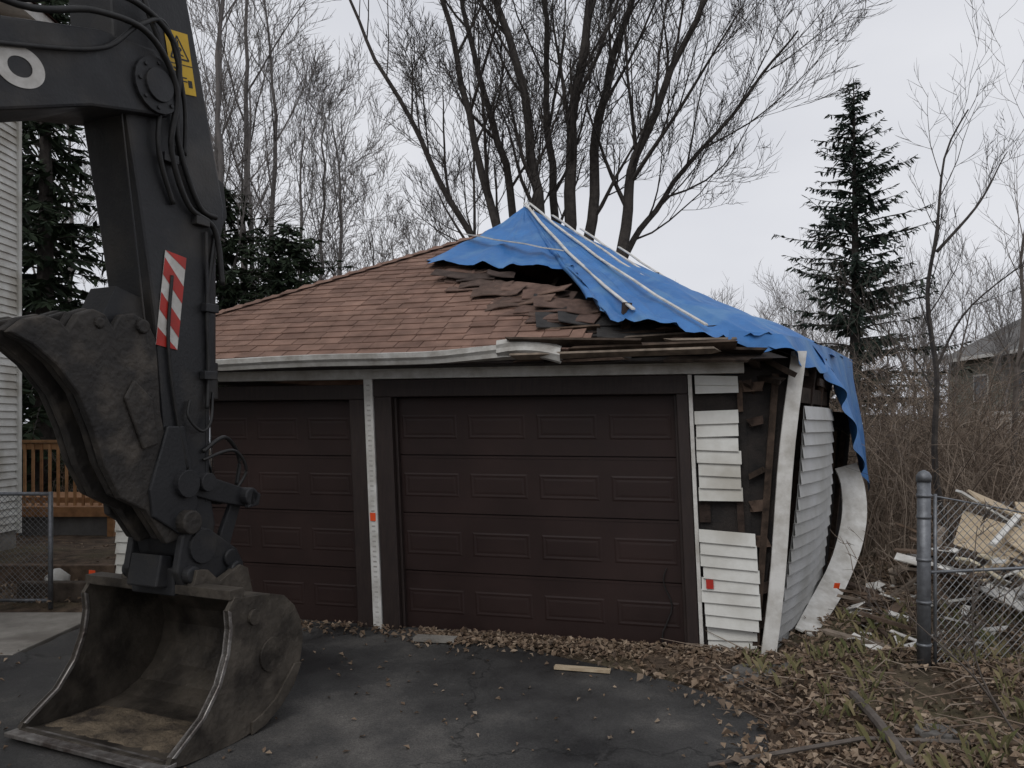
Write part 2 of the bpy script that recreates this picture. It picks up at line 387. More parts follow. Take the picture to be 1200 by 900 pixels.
def ribbon(m, pts, wv, th, mi=0):
    for i in range(len(pts) - 1):
        p, q = V(pts[i]), V(pts[i + 1]); w0 = V(wv[i]) / 2; w1 = V(wv[i + 1]) / 2
        n = (q - p).cross(w0).normalized() * th
        m.add([p - w0, p + w0, q + w1, q - w1, p - w0 + n, p + w0 + n, q + w1 + n, q - w1 + n], [(0, 1, 2, 3), (7, 6, 5, 4), (0, 4, 5, 1), (1, 5, 6, 2), (2, 6, 7, 3), (3, 7, 4, 0)], mi)
def catm(pts, k=8):
    pts = [V(p) for p in pts]; P_ = [pts[0]] + pts + [pts[-1]]; o = []
    for i in range(1, len(P_) - 2):
        a, b, c, d = P_[i - 1:i + 3]
        for j in range(k):
            t = j / k; o.append(.5 * ((2 * b) + (c - a) * t + (2 * a - 5 * b + 4 * c - d) * t * t + (3 * b - a - 3 * c + d) * t ** 3))
    o.append(pts[-1]); return o
m = MB()
pts = [(3.44, 8.3, 1.34), (3.50, 8.28, 1.15), (3.49, 8.2, .87), (3.36, 8.0, .6), (3.17, 7.75, .38), (2.92, 7.4, .22), (2.66, 7.0, .13), (2.38, 6.55, .06)]
wv = [(.24, .05, .06), (.26, .05, 0), (.26, .02, -.02), (.25, 0, -.05), (.22, -.03, -.06), (.2, -.05, -.08), (.17, -.06, -.08), (.13, -.06, -.06)]
ribbon(m, catm(pts, 3), catm(wv, 3), .015)
m.obj('fallen_white_fascia', M_trim, garage)

# roof
ZE = 2.33; SL = .548
def RZ(b): return ZE + SL * (b + .35)
A1 = V((-.30, 9.6, 4.03))
def RP(a, b, h=0): return G(a, b, RZ(b) + h) + W * (-h * .45)
EL = G(6.2, -.35, ZE); ER = G(-.2, -.35, 2.36); BL = G(6.2, 5.85, ZE); BR = G(-.3, 5.85, ZE); RR = V((3.85, 9.3, 2.36))
dn = V((0, 0, -.03))
m = MB()
m.add([EL + dn, G(1.5, -.35, ZE) + dn, G(2.2, .6, RZ(.6)) + dn, G(3.0, 1.6, RZ(1.6)) + dn, G(3.0, 2.7, RZ(2.7)) + dn, A1 + dn], [(0, 1, 2, 3, 4, 5)])
m.add([EL, BL, A1], [(0, 1, 2)], 1); m.add([BL, BR, A1], [(0, 1, 2)], 1)
m.add([G(1.8, -.35, ZE - .09), ER + dn * 4, A1 + dn * 11], [(0, 1, 2)])
m.add([G(1.8, -.35, ZE - .09), A1 + dn * 11, G(3.3, 2.2, RZ(2.2) - .2)], [(0, 1, 2)])
m.add([ER + dn * 3, RR + dn * 3, A1 + dn * 3], [(0, 1, 2)]); m.add([RR + dn * 3, BR, A1], [(0, 1, 2)])
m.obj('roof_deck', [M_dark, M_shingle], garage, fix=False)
AMIN = [(-.35, 1.30), (.23, 1.55), (.60, 1.95), (.85, 2.2), (1.22, 2.62), (1.6, 2.92), (2.75, 2.98)]
def sh(m, a0, a1, b0, h0, th=.012, len_=.19, sk=0):
    b1 = b0 + len_
    vs = [RP(a0, b0, h0), RP(a1, b0 + sk, h0), RP(a1, b1 + sk, h0 - .012), RP(a0, b1, h0 - .012), RP(a0, b0, h0 - th), RP(a1, b0 + sk, h0 - th), RP(a1, b1 + sk, h0 - .012 - th), RP(a0, b1, h0 - .012 - th)]
    m.add(vs, [(0, 1, 2, 3), (7, 6, 5, 4), (0, 4, 5, 1), (2, 6, 7, 3), (0, 3, 7, 4), (1, 5, 6, 2)])
m = MB(); bb = -.38
while bb < 2.72:
    amax = 6.2 - 1.032 * (bb + .35); amin = interp(AMIN, bb) + R.uniform(-.10, .14)
    a = amin; off = R.uniform(.1, .3); first = True
    while a < amax - .03:
        w = off if first else .225; first = False
        a1 = min(a + w, amax); jb = R.uniform(-.006, .006)
        sk = 0
        if bb < 1.5 and a < amin + .6 and R.random() < .3: sk = R.uniform(-.03, .03); jb = R.uniform(-.04, .02)
        sh(m, a + .004, a1 - .003, bb + jb, .024 + R.uniform(-.002, .003), sk=sk)
        a = a1
    bb += .118
m.obj('roof_shingles', M_shingle, garage)
m = MB(); n = 24
for i in range(n):
    p = EL.lerp(A1, i / n); q = EL.lerp(A1, (i + 1.25) / n)
    s0 = U * .11 + V((0, 0, -.05)); s1 = -U * .02 - W * .12 + V((0, 0, -.055)); up = V((0, 0, .045)); u2 = V((0, 0, .03))
    m.add([p + up, p + up + s0, q + u2 + s0, q + u2, p + up + s1, q + u2 + s1], [(0, 1, 2, 3), (0, 3, 5, 4)])
m.obj('hip_cap_shingles', M_shingle, garage)
# torn sheets lifted along the edge of the hole, tar paper below
def sheet(m, p, yawj, pit, rol, w, l, cu_):
    E = (Matrix.Rotation(-.2714 + yawj, 3, 'Z') @ Matrix.Rotation(math.atan(SL) + pit, 3, 'X') @ Matrix.Rotation(rol, 3, 'Y'))
    nn_ = 6; vs = []
    for side in (-1, 1):
        for k in range(nn_):
            u = -1 + 2 * k / (nn_ - 1)
            vs.append(p + E @ V((u * w / 2, side * l / 2 + R.uniform(-.015, .015), cu_ * u * u + R.uniform(-.006, .006))))
    vs += [v + V((0, 0, -.008)) for v in vs]
    fs = [(k, k + 1, nn_ + k + 1, nn_ + k) for k in range(nn_ - 1)] + [(2 * nn_ + k, 3 * nn_ + k, 3 * nn_ + k + 1, 2 * nn_ + k + 1) for k in range(nn_ - 1)] + [(k, 2 * nn_ + k, 2 * nn_ + k + 1, k + 1) for k in range(nn_ - 1)]
    m.add(vs, fs)
m = MB()
for i in range(34):
    b = R.uniform(.05, 1.5); a = interp(AMIN, b) + R.uniform(-.28, .22)
    sheet(m, RP(a, b, R.uniform(.025, .055)), R.uniform(-.3, .3), R.uniform(-.12, .08), R.uniform(-.06, .14), R.uniform(.25, .75), R.uniform(.12, .24), R.uniform(-.05, .03))
m.obj('torn_shingles', M_looseshingle, garage)
m = MB()
for i in range(12):
    b = R.uniform(.0, 1.45); a = interp(AMIN, b) - R.uniform(.1, .6)
    sheet(m, RP(a, b, R.uniform(-.05, .02)), R.uniform(-.4, .4), R.uniform(-.1, .2), R.uniform(-.1, .2), R.uniform(.4, .9), R.uniform(.2, .4), R.uniform(-.10, .04))
m.obj('tar_paper_sheets', M_tar, garage)
m = MB()
yaw = math.atan2(.262, -.965)
def gpl(a, b, z, size, dy=0, pitch=0, roll=0, mi=0, jag=.04): m.plank(G(a, b, z), size, (roll, pitch, yaw + dy), mi, jag)
for i in range(24):
    a = R.uniform(.30, 1.6); b = R.uniform(-.42, .15)
    gpl(a, b, RZ(min(b, 0)) - .07 + R.uniform(-.08, .06), (R.uniform(.35, .95), R.uniform(.06, .14), .020), R.uniform(-.18, .18), R.uniform(-.07, .07), R.uniform(-.4, .4))
for i in range(16):
    b = R.uniform(.2, 1.3); a = interp(AMIN, b) - R.uniform(.3, .9)
    gpl(a, b, RZ(b) - .15 + R.uniform(-.1, .03), (R.uniform(.3, .8), R.uniform(.05, .12), .020), R.uniform(-.5, .5) + (1.57 if R.random() < .3 else 0), R.uniform(-.15, .15), R.uniform(-.2, .6))
for i in range(20):
    a = R.uniform(-.25, .15); b = R.uniform(-.1, .6)
    gpl(a, b, 2.15 + R.uniform(-.25, .15), (R.uniform(.2, .45), R.uniform(.05, .1), .04), R.uniform(-1.5, 1.5), R.uniform(-.9, .9), R.uniform(-.4, .6))
m.plank(G(1.02, .1, 2.6), (.07, .05, .30), (.1, .05, .2)); m.plank(G(.0, .3, 2.3), (.10, .09, .45), (.1, -.25, .2)); m.plank(G(-.22, .5, 2.25), (.12, .1, .40), (.1, .2, .2))
for a in (0.9, 1.4, 1.9): m.plank(G(a, .95, 2.86), (.045, 1.5, .10), (math.atan(SL), 0, -.27))
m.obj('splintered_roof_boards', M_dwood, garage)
m = MB()
gpl(1.35, -.45, 2.38, (1.0, .13, .018), -.02, -.04, .4); gpl(.75, -.42, 2.33, (1.2, .10, .018), .03, .02, .5); gpl(1.05, -.46, 2.29, (1.5, .07, .018), 0, 0.01, .5)
gpl(.4, -.3, 2.37, (.5, .10, .018), .1, .0, .5); gpl(1.5, .05, 2.52, (.5, .14, .015), .1, .05, .5); gpl(.7, -.1, 2.44, (.6, .08, .015), -.08, .03, .5)
m.obj('eave_boards', M_wood, garage)
m = MB(); m.bx(G, (1.6, -.36, 2.245), (6.2, -.33, 2.325)); m.bx(G, (-.1, -.34, 2.242), (6.15, -.0, 2.25)); m.bx(G, (6.15, -.33, 2.245), (6.2, 5.8, 2.325))
m.obj('fascia_and_soffit', M_casing, garage)
def ext(m, prof, path, mi=0):
    n = len(prof); vs = []
    for (a, bo, zo, tw) in path:
        ct, st = math.cos(tw), math.sin(tw)
        for (x, z) in prof: vs.append(G(a, -.36 + bo - (x * ct - z * st), 2.235 + zo + x * st + z * ct))
    m.add(vs, [(i * n + k, i * n + k + 1, (i + 1) * n + k + 1, (i + 1) * n + k) for i in range(len(path) - 1) for k in range(n - 1)], mi)
m = MB()
prof = [(0, .10), (0, 0.012), (.02, .0), (.07, .0), (.082, .03), (.105, .05), (.11, .085), (.10, .09), (.10, .075)]
path = []
for i in range(29):
    a = 6.22 - i * .16; t = i / 28
    path.append((a, .003 * math.sin(i * 1.3), -.02 + .045 * t + .005 * math.sin(i * .5), .03 * math.sin(i * .4) + .45 * sst(.82, 1, t)))
ext(m, prof, path)
path = [(1.95 - i * .085, -.04 - .012 * i, .045 + .008 * i - .003 * i * i, .55 + .10 * i) for i in range(7)]
ext(m, prof, path)
o = m.obj('bent_gutter', M_gutter, garage, fix=False); md = o.modifiers.new('s', 'SOLIDIFY'); md.thickness = .004
# tarp
P = V((.15, 9.7, 4.40))
B = [(-.90, 9.9, 3.72), (-.90, 8.9, 3.64), (-.87, 8.5, 3.50), (-.3, 8.12, 3.42), (.1, 7.9, 3.37), (.5, 7.7, 3.32), (.60, 7.2, 3.08), (.64, 6.8, 2.88), (.78, 6.38, 2.67), (1.12, 6.1, 2.56), (1.45, 5.95, 2.47), (1.75, 5.9, 2.42), (2.02, 5.98, 2.40), (2.28, 6.4, 2.44), (2.65, 6.9, 2.44), (3.25, 8.0, 2.47), (3.95, 9.35, 2.50), (3.9, 10, 2.45), (3.6, 11, 2.42), (2, 12.0, 2.5), (.5, 11.7, 3.0), (-.6, 10.7, 3.5), (-.90, 9.9, 3.72)]
Bs = []
for p, q in zip(B, B[1:]):
    for k in range(10): Bs.append(V(p).lerp(V(q), k / 10))
Bs.append(V(B[-1]))
NR = 44
m = MB(); vs = []
for r in range(NR + 1):
    t = r / NR
    for i, b in enumerate(Bs):
        p = P.lerp(b, t)
        rid = abs(noise.noise(V((i * .11, t * 1.1, 5))))
        rid2 = abs(noise.noise(V((p.x * 3.1, p.y * 2.2, 11))))
        w = .06 * noise.noise(V((i * .14, t * 1.6, 0))) + .05 * noise.noise(V((p.x * 2.4, p.y * 2.4, 3))) + .02 * noise.noise(V((i * .4, t * 5, 8))) - .06 * rid - .04 * rid2
        sag = -.10 * math.sin(math.pi * t)
        edge = .07 * noise.noise(V((i * .25, 0, 9))) * (t ** 4)
        ex = V((noise.noise(V((i * .3, 1, 2))), noise.noise(V((i * .3, 5, 2))), 0)) * .07 * t ** 6
        vs.append(p + ex + V((0, 0, (w * min(1, t * 3)) + sag * .6 + edge)))
nb = len(Bs)
m.add(vs, [(r * nb + i, r * nb + i + 1, (r + 1) * nb + i + 1, (r + 1) * nb + i) for r in range(NR) for i in range(nb - 1)])
m.obj('blue_tarp', M_tarp, garage, smooth=True)
def skirt(top, bot, nu, nv, amp, seed, fr=2.2):
    vs = []
    for j in range(nv + 1):
        for i in range(nu + 1):
            uu = i / nu; u = uu * (len(top) - 1); k = min(int(u), len(top) - 2); f = u - k
            p = V(top[k]).lerp(V(top[k + 1]), f); q = V(bot[k]).lerp(V(bot[k + 1]), f)
            t = j / nv; w = amp * (t ** .7) * (math.sin(uu * 6.28 * fr * 2 + seed + t) * .7 + 1.3 * noise.noise(V((uu * fr * 3, t * 1.5, seed))))
            vs.append(p.lerp(q, t) + V((.85, -.5, 0)) * w + V((0, 0, .10 * t * noise.noise(V((uu * 5, 0, seed))))))
    return vs, [(j * (nu + 1) + i, j * (nu + 1) + i + 1, (j + 1) * (nu + 1) + i + 1, (j + 1) * (nu + 1) + i) for j in range(nv) for i in range(nu)]
m = MB()
a, b = skirt([(2.45, 6.62, 2.44), (2.85, 7.25, 2.46), (3.3, 8.1, 2.48), (3.98, 9.4, 2.52)], [(2.56, 6.64, 2.26), (2.98, 7.22, 1.92), (3.48, 8.05, 1.40), (4.15, 9.3, .98)], 90, 30, .06, 1.0)
m.add(a, b)
a, b = skirt([(1.60, 5.93, 2.46), (2.0, 5.96, 2.43), (2.35, 6.45, 2.45), (2.6, 6.85, 2.45)], [(1.60, 5.88, 2.38), (2.08, 5.92, 2.24), (2.46, 6.42, 2.20), (2.72, 6.85, 2.2)], 60, 12, .025, 4.0)
m.add(a, b)
m.obj('tarp_overhang', M_tarp, garage, smooth=True, fix=False)
def batten(m, p, q, w=.035, lift=.035, n=10, sag=.06):
    p, q = V(p), V(q); side = (q - p).cross(V((0, 0, 1))).normalized() * w / 2
    pts = [p.lerp(q, i / n) + V((0, 0, lift - sag * math.sin(math.pi * i / n) + .006 * math.sin(i * 2.1))) for i in range(n + 1)]
    for x, y in zip(pts, pts[1:]):
        u = V((0, 0, .012))
        m.add([x - side, x + side, y + side, y - side, x - side + u, x + side + u, y + side + u, y - side + u], [(0, 1, 5, 4), (3, 7, 6, 2), (4, 5, 6, 7), (0, 4, 7, 3), (1, 2, 6, 5)])
m = MB(); FR = V((1.45, 6.0, 2.46)); RRt = V((3.9, 9.35, 2.5))
batten(m, P, (.96, 6.36, 2.63), .032); batten(m, P + V((.06, 0, 0)), FR, .032)
for f in (.09, .18, .30): batten(m, P.lerp(RRt, f), FR.lerp(RRt, f), .032, .05, 10, .02)
batten(m, (-.52, 9.0, 3.84), (.48, 7.85, 3.41), .07, .05, 6, .0)
m.obj('tarp_battens', M_trim, garage)
m = MB(); m.bx(GF, (.30, -.085, .50), (.355, -.078, .57), 0); m.obj('red_tag', M_red, garage)
m = MB(); m.bx(GF, (3.11, -.056, .93), (3.16, -.052, 1.0)); m.obj('orange_tag', M_orange, garage)
m = MB(); m.tube([GF(.66 + .03 * math.sin(i * .8) + (.0 if i < 9 else .02 * (i - 9)), .04, .62 - i * .05) for i in range(13)], .006, 5); m.obj('loose_cable', M_rubber, garage)

# ------------------------------------------------------------ excavator
XO = V((-2.0, 4.8, 0)); XM = V((-.423, -.906, 0)); XL = V((.906, -.423, 0))
def X(s, t, z): return XO + XM * s + XL * t + V((0, 0, z))
exc = empty('excavator')
def xcyl(m, s, z, r, t0, t1, n=20, mi=0): m.tube([X(s, t0, z), X(s, t1, z)], r, n, mi)
m = MB()
stick = [(.20, 1.25), (.25, 1.75), (.31, 2.35), (.42, 3.0), (.50, 3.42), (.56, 3.72), (.60, 4.25), (.58, 4.9), (.30, 5.0), (.10, 4.3), (-.03, 3.8), (-.14, 3.35), (-.21, 3.08), (-.20, 2.95), (-.10, 2.6), (-.10, 1.9), (-.09, 1.4), (-.14, 1.16), (-.10, 1.0), (.02, .94), (.13, 1.0)]
m.prism(X, stick, -.17, .17)
m.obj('stick', M_exc, exc, bevel=.018)
m = MB()
xcyl(m, .36, 3.60, .15, -.25, .258); xcyl(m, .36, 3.60, .09, -.28, .275)
xcyl(m, .02, 1.05, .10, -.24, .24); xcyl(m, .12, 1.42, .08, -.23, .23); xcyl(m, -.02, 1.42, .055, -.24, .24)
m.prism(X, [(.40, 2.05), (.30, 2.45), (.50, 2.50), (.60, 2.30), (.58, 2.18)], -.10, .10)
m.prism(X, [(-.2, 2.9), (-.28, 3.05), (-.25, 3.25), (-.12, 3.3)], -.12, .12)
for k in range(8):
    an = k * math.pi / 4; xcyl(m, .36 + .12 * math.cos(an), 3.6 + .12 * math.sin(an), .012, .25, .268, 6)
m.tube([X(.36, .172, 2.2), X(.47, .172, 3.0), X(.53, .172, 3.45)], .006, 6); m.tube([X(-.06, .172, 1.3), X(-.065, .172, 2.6), X(-.13, .172, 2.95)], .006, 6)
m.obj('stick_pins', M_exc, exc, bevel=.006)
m = MB()
boom = [(.20, 3.60), (.24, 3.74), (.36, 3.80), (.7, 3.76), (1.2, 3.60), (2.0, 3.75), (3.2, 3.70), (4.6, 2.9), (6.0, 1.75), (6.1, 1.45), (5.8, 1.4), (4.3, 2.35), (3.1, 2.95), (2.0, 3.05), (1.2, 3.17), (.75, 3.35), (.42, 3.43), (.27, 3.46)]
m.prism(X, boom, -.235, .235)
m.obj('boom', M_exc, exc, bevel=.015)
m = MB()
m.tube([X(3.3, 0, 4.12), X(1.3, 0, 4.42)], .085, 16); m.prism(X, [(3.2, 3.6), (3.5, 3.6), (3.4, 4.2), (3.25, 4.2)], -.1, .1)
m.tube([X(3.5, .33, 1.1), X(2.9, .33, 2.2)], .075, 14); m.tube([X(3.5, -.33, 1.1), X(2.9, -.33, 2.2)], .075, 14)
m.obj('boom_cylinders', M_exc, exc)
m = MB(); m.tube([X(1.3, 0, 4.42), X(.5, 0, 4.62)], .045, 14)
m.tube([X(-.20, .0, 1.92), X(-.26, .0, 1.30)], .036, 12)
m.tube([X(2.9, .33, 2.2), X(2.4, .33, 3.2)], .04, 12); m.tube([X(2.9, -.33, 2.2), X(2.4, -.33, 3.2)], .04, 12)
m.obj('cylinder_rods', M_chrome, exc, smooth=True)
m = MB(); m.tube([X(-.20, 0, 3.0), X(-.20, 0, 2.15), X(-.20, 0, 1.95)], .075, 16); m.tube([X(-.20, 0, 2.14), X(-.20, 0, 1.92)], .088, 16)
m.tube([X(-.19, 0, 3.14), X(-.20, 0, 3.0)], .06, 16)
m.obj('bucket_cylinder', M_exc, exc)
m = MB()
for t in (-.19, .16):
    m.prism(X, [(.10, 1.36), (.10, 1.46), (-.10, 1.44), (-.36, 1.36), (-.42, 1.30), (-.38, 1.24), (-.1, 1.30)], t, t + .035)
    m.prism(X, [(-.40, 1.33), (-.33, 1.36), (-.20, 1.1), (-.16, .92), (-.24, .90), (-.30, 1.08)], t + .045 * (1 if t < 0 else -1), t + .035 + .045 * (1 if t < 0 else -1))
xcyl(m, -.36, 1.31, .055, -.25, .25); xcyl(m, -.27, 1.31, .05, -.08, .08); xcyl(m, -.2, .95, .055, -.24, .24)
for t in (-.25, .21): m.prism(X, [(-.36, 1.36), (-.44, 1.32), (-.42, 1.25), (-.33, 1.24)], t, t + .04)
m.obj('bucket_linkage', M_exc, exc, bevel=.008)
m = MB()
for t in (-.22, .17):
    m.prism(X, [(.16, 1.12), (.08, 1.18), (-.05, 1.14), (-.26, 1.0), (-.32, .9), (-.25, .78), (.14, .80), (.20, .92)], t, t + .05)
m.prism(X, [(.18, .78), (-.28, .78), (-.28, .90), (.18, .94)], -.17, .17)
m.prism(X, [(.26, .84), (.14, .82), (.14, 1.0), (.22, 1.02)], -.12, .12)
xcyl(m, .12, .90, .05, -.27, .27); xcyl(m, -.22, .88, .05, -.27, .27)
m.obj('quick_coupler', M_exc, exc, bevel=.01)
# bucket
ZB = .94
curve = [(p[0], p[1] * ZB) for p in [(.60, .035), (.48, .015), (.3, .005), (.1, .008), (-.08, .035), (-.22, .10), (-.33, .20), (-.40, .33), (-.43, .47), (-.41, .60), (-.35, .71), (-.26, .79), (-.12, .83), (.04, .84), (.14, .86)]]
BW = .56
m = MB(); inner = []
for i, p in enumerate(curve):
    q0 = curve[max(i - 1, 0)]; q1 = curve[min(i + 1, len(curve) - 1)]
    dx, dz = q1[0] - q0[0], q1[1] - q0[1]; l = math.hypot(dx, dz)
    inner.append((p[0] + dz / l * .025, p[1] - dx / l * .025))
n = len(curve)
vs = [X(p[0], t, p[1]) for t in (-BW, BW) for p in curve] + [X(p[0], t, p[1]) for t in (-BW + .001, BW - .001) for p in inner]
fs = []
for i in range(n - 1): fs += [(i, i + 1, n + i + 1, n + i), (2 * n + i, 3 * n + i, 3 * n + i + 1, 2 * n + i + 1)]
fs += [(0, n, 3 * n, 2 * n), (n - 1, 3 * n - 1, 4 * n - 1, 2 * n - 1)]
m.add(vs, fs)
fr = [(.19, .79), (.18, .68), (.20, .54), (.26, .38), (.37, .23), (.57, .085)]
side = curve + [(p[0], p[1] * ZB) for p in fr]
for t0, t1 in ((-BW - .03, -BW), (BW, BW + .03)): m.prism(X, side, t0, t1)
m.bx(X, (.06, -BW - .02, .845 * ZB), (.17, BW + .02, .90 * ZB))
for t in (-.30, .24): m.prism(X, [(.16, .80), (.12, .93), (.04, .92), (-.05, .84), (-.22, .91), (-.28, .88), (-.33, .69), (-.1, .78)], t, t + .05)
for t in (-.4, 0, .4):
    m.prism(X, [(.2, .004), (-.08, .033), (-.22, .098), (-.33, .195), (-.405, .32), (-.435, .44), (-.46, .44), (-.43, .31), (-.35, .16), (-.23, .06), (-.08, .0), (.2, -.0)], t - .04, t + .04)
xcyl(m, -.15, .42, .10, BW + .03, BW + .042, 24); xcyl(m, .0, .67, .045, BW + .03, BW + .05, 16)
m.prism(X, [(.02, .01), (-.09, .033), (-.22, .10), (-.33, .19), (-.40, .31), (-.34, .32), (-.27, .25), (-.18, .16), (-.06, .10), (.02, .08)], BW + .03, BW + .045)
m.obj('bucket', M_steel, exc, bevel=.007)
m = MB()
m.bx(X, (.54, -BW - .032, .028), (.66, BW + .032, .052))
fe = [(p[0], p[1] * ZB) for p in fr]
for t0, t1 in ((-BW - .034, -BW + .010), (BW - .010, BW + .034)):
    m.prism(X, fe + [(p[0] - .022, p[1] - .010) for p in reversed(fe)], t0, t1)
m.obj('cutting_edges', M_edge, exc, bevel=.004)
m = MB(); vs = []
for j in range(19):
    for i in range(31):
        s = .545 - .50 * j / 18; t = -.53 + 1.06 * i / 30
        e = min(1, min(i, 30 - i) / 4)
        vs.append(X(s, t, .030 + (.012 + .03 * abs(noise.noise(V((s * 5, t * 5, 3)))) + .02 * noise.noise(V((s * 16, t * 16, 3)))) * (.3 + .7 * e) * min(1, j / 4, (18 - j) / 3) - .02 * (j == 0 or j == 18)))
m.add(vs, [(j * 31 + i, j * 31 + i + 1, (j + 1) * 31 + i + 1, (j + 1) * 31 + i) for j in range(18) for i in range(30)])
m.obj('mud_in_bucket', M_mud, exc, smooth=True)
# thumb
m = MB()
tb = [(1.10, 2.20), (1.02, 2.27), (.92, 2.30), (.84, 2.28), (.80, 2.24), (.745, 2.33), (.66, 2.365), (.59, 2.345), (.545, 2.28), (.50, 2.355), (.42, 2.375), (.33, 2.34), (.27, 2.24), (.24, 1.84), (.16, 1.50), (.10, 1.12), (.20, 1.10), (.34, 1.30), (.50, 1.38), (.60, 1.56), (.66, 1.74), (.74, 1.92), (.86, 2.06), (.98, 2.15)]
for k, t in enumerate((-.19, -.085, .02, .125)):
    m.prism(X, [(p[0] + (.03 if k % 2 else 0), p[1] + (-.015 if k % 2 else 0)) for p in tb], t, t + .05)
mid = [(.66, 2.10), (.52, 2.16), (.34, 2.14), (.28, 1.84), (.21, 1.50), (.17, 1.25), (.34, 1.36), (.48, 1.44), (.56, 1.62), (.62, 1.80), (.68, 1.95)]
m.prism(X, mid, -.17, .155)
m.tube([X(.40, -.22, 2.29), X(.40, .20, 2.29)], .04, 14); m.tube([X(.66, -.21, 2.28), X(.66, .19, 2.28)], .03, 12); m.tube([X(.12, -.26, 1.2), X(.12, .26, 1.2)], .07, 16)
m.prism(X, [(.52, 1.9), (.46, 2.0), (.34, 1.9), (.30, 1.65), (.40, 1.62)], .175, .195)
m.obj('thumb', M_thumb, exc, bevel=.018)
m = MB()
for t in (-.20, .15): m.prism(X, [(.10, 1.1), (.34, 1.25), (.36, 1.40), (.24, 1.75), (.12, 1.75), (.02, 1.3)], t, t + .045)
m.obj('thumb_bracket', M_exc, exc, bevel=.008)
m = MB()
def hose(pts, r=.014): m.tube(catm([X(*p) for p in pts]), r, 8)
hose([(2.0, .15, 3.85), (1.2, .22, 3.68), (.75, .27, 3.82), (.45, .29, 3.83), (.25, .27, 3.62), (.24, .22, 3.3), (.10, .2, 3.02), (-.10, .2, 2.92), (-.16, .2, 2.6)], .017)
hose([(2.0, .10, 3.88), (1.2, .18, 3.72), (.80, .24, 3.90), (.50, .26, 3.98), (.22, .24, 3.85), (.18, .2, 3.4), (.02, .19, 3.05), (-.12, .19, 3.0)], .017)
hose([(.48, .19, 4.3), (.40, .22, 4.0), (.30, .23, 3.75), (.32, .21, 3.3), (.20, .19, 3.0)], .015)
hose([(-.12, .18, 2.9), (-.05, .19, 2.5), (-.06, .19, 2.1), (-.04, .2, 1.85)], .012)
hose([(-.10, .18, 1.95), (-.05, .22, 1.78), (.02, .22, 1.72), (.1, .2, 1.8), (.08, .19, 1.9)], .009)
hose([(-.02, .19, 1.6), (-.22, .16, 1.68), (-.38, .12, 1.55), (-.36, .12, 1.38)], .013)
hose([(-.02, .19, 1.55), (-.25, .2, 1.60), (-.36, .2, 1.48), (-.30, .18, 1.36)], .010)
hose([(.2, .18, 2.6), (.23, .185, 2.2), (.17, .185, 1.8), (.1, .19, 1.5)], .010)
hose([(1.6, .24, 3.35), (1.1, .255, 3.50), (.7, .26, 3.66), (.5, .27, 3.86), (.3, .25, 3.95), (.15, .22, 3.6), (.12, .19, 3.3)], .013)
m.obj('hydraulic_hoses', M_rubber, exc, smooth=True)
m = MB()
for (s, z) in ((.0, 2.95), (-.07, 2.45), (-.06, 2.05), (.23, 3.25)): m.bx(X, (s - .05, .171, z - .025), (s + .05, .215, z + .025))
m.tube([X(-.04, .19, 2.9), X(-.07, .19, 1.95)], .011, 8)
m.obj('hose_clamps', M_exc, exc, bevel=.004)
def DX(s0, z0, ang):
    ca, sa = math.cos(ang), math.sin(ang)
    def f(u, h, v, t=.1735): return X(s0 - (u * ca + v * sa), t + h, z0 - u * sa + v * ca)
    return f
f2 = DX(.135, 3.83, -.20)
m = MB(); m.bx(f2, (-.085, 0, -.17), (.085, .002, .17), 0)
def line(u0, v0, u1, v1, w, mi=1, fn=f2, h0=.002, h1=.0035):
    d = V((u1 - u0, v1 - v0)); n_ = V((-d.y, d.x)).normalized() * w / 2
    pr = [(u0 + n_.x, v0 + n_.y), (u0 - n_.x, v0 - n_.y), (u1 - n_.x, v1 - n_.y), (u1 + n_.x, v1 + n_.y)]
    m.add([fn(p[0], h0, p[1]) for p in pr] + [fn(p[0], h1, p[1]) for p in pr], [(4, 5, 6, 7), (0, 1, 5, 4), (1, 2, 6, 5), (2, 3, 7, 6), (3, 0, 4, 7)], mi)
line(-.065, .02, .065, .02, .010); line(-.065, .02, 0, .145, .010); line(.065, .02, 0, .145, .010)
line(-.02, .045, .02, .075, .010); line(.02, .075, -.01, .09, .008); line(-.01, .05, .03, .04, .006); line(.0, .09, .0, .12, .008)
line(-.085, -.01, .085, -.01, .005)
line(-.05, -.13, -.05, -.05, .018); line(-.05, -.04, -.045, -.03, .02); line(.05, -.13, .05, -.09, .03); line(-.02, -.08, .03, -.08, .007); line(-.02, -.1, .03, -.1, .007)
m.obj('warning_label', [M_yellow, M_black], exc)
f2b = DX(.20, 2.46, .12)
m = MB(); m.bx(f2b, (-.075, 0, -.27), (.075, .002, .27), 0)
def clipstripe(v0, wd, sl):
    pr = [(-.075, v0), (.075, v0 + sl), (.075, v0 + sl + wd), (-.075, v0 + wd)]
    pr = [(u, max(-.27, min(.27, v))) for u, v in pr]
    m.add([f2b(u, .0035, v) for u, v in pr], [(0, 1, 2, 3)], 1)
for v0 in (-.27, -.07, .13, .33): clipstripe(v0, .10, -.13)
m.obj('reflector_stripes', [M_rwhite, M_red], exc, fix=False)
cu = bpy.data.curves.new('boom_lettering', 'FONT'); cu.body = 'TARNO'; cu.size = .23; cu.align_x = 'RIGHT'; cu.extrude = .0015; cu.offset = .013; cu.space_character = 1.15
to = bpy.data.objects.new('boom_lettering', cu); scn.collection.objects.link(to); to.parent = exc
mw = Matrix.Identity(4); cols = [-XM, V((0, 0, 1)), XL]
for i in range(3):
    for j in range(3): mw[j][i] = cols[i][j]
to.matrix_world = Matrix.Translation(X(.985, .2375, 3.345)) @ mw @ Matrix.Rotation(.20, 4, 'Z') @ Matrix.Diagonal((1.25, 1, 1, 1))
cu.materials.append(M_rwhite)
m = MB()
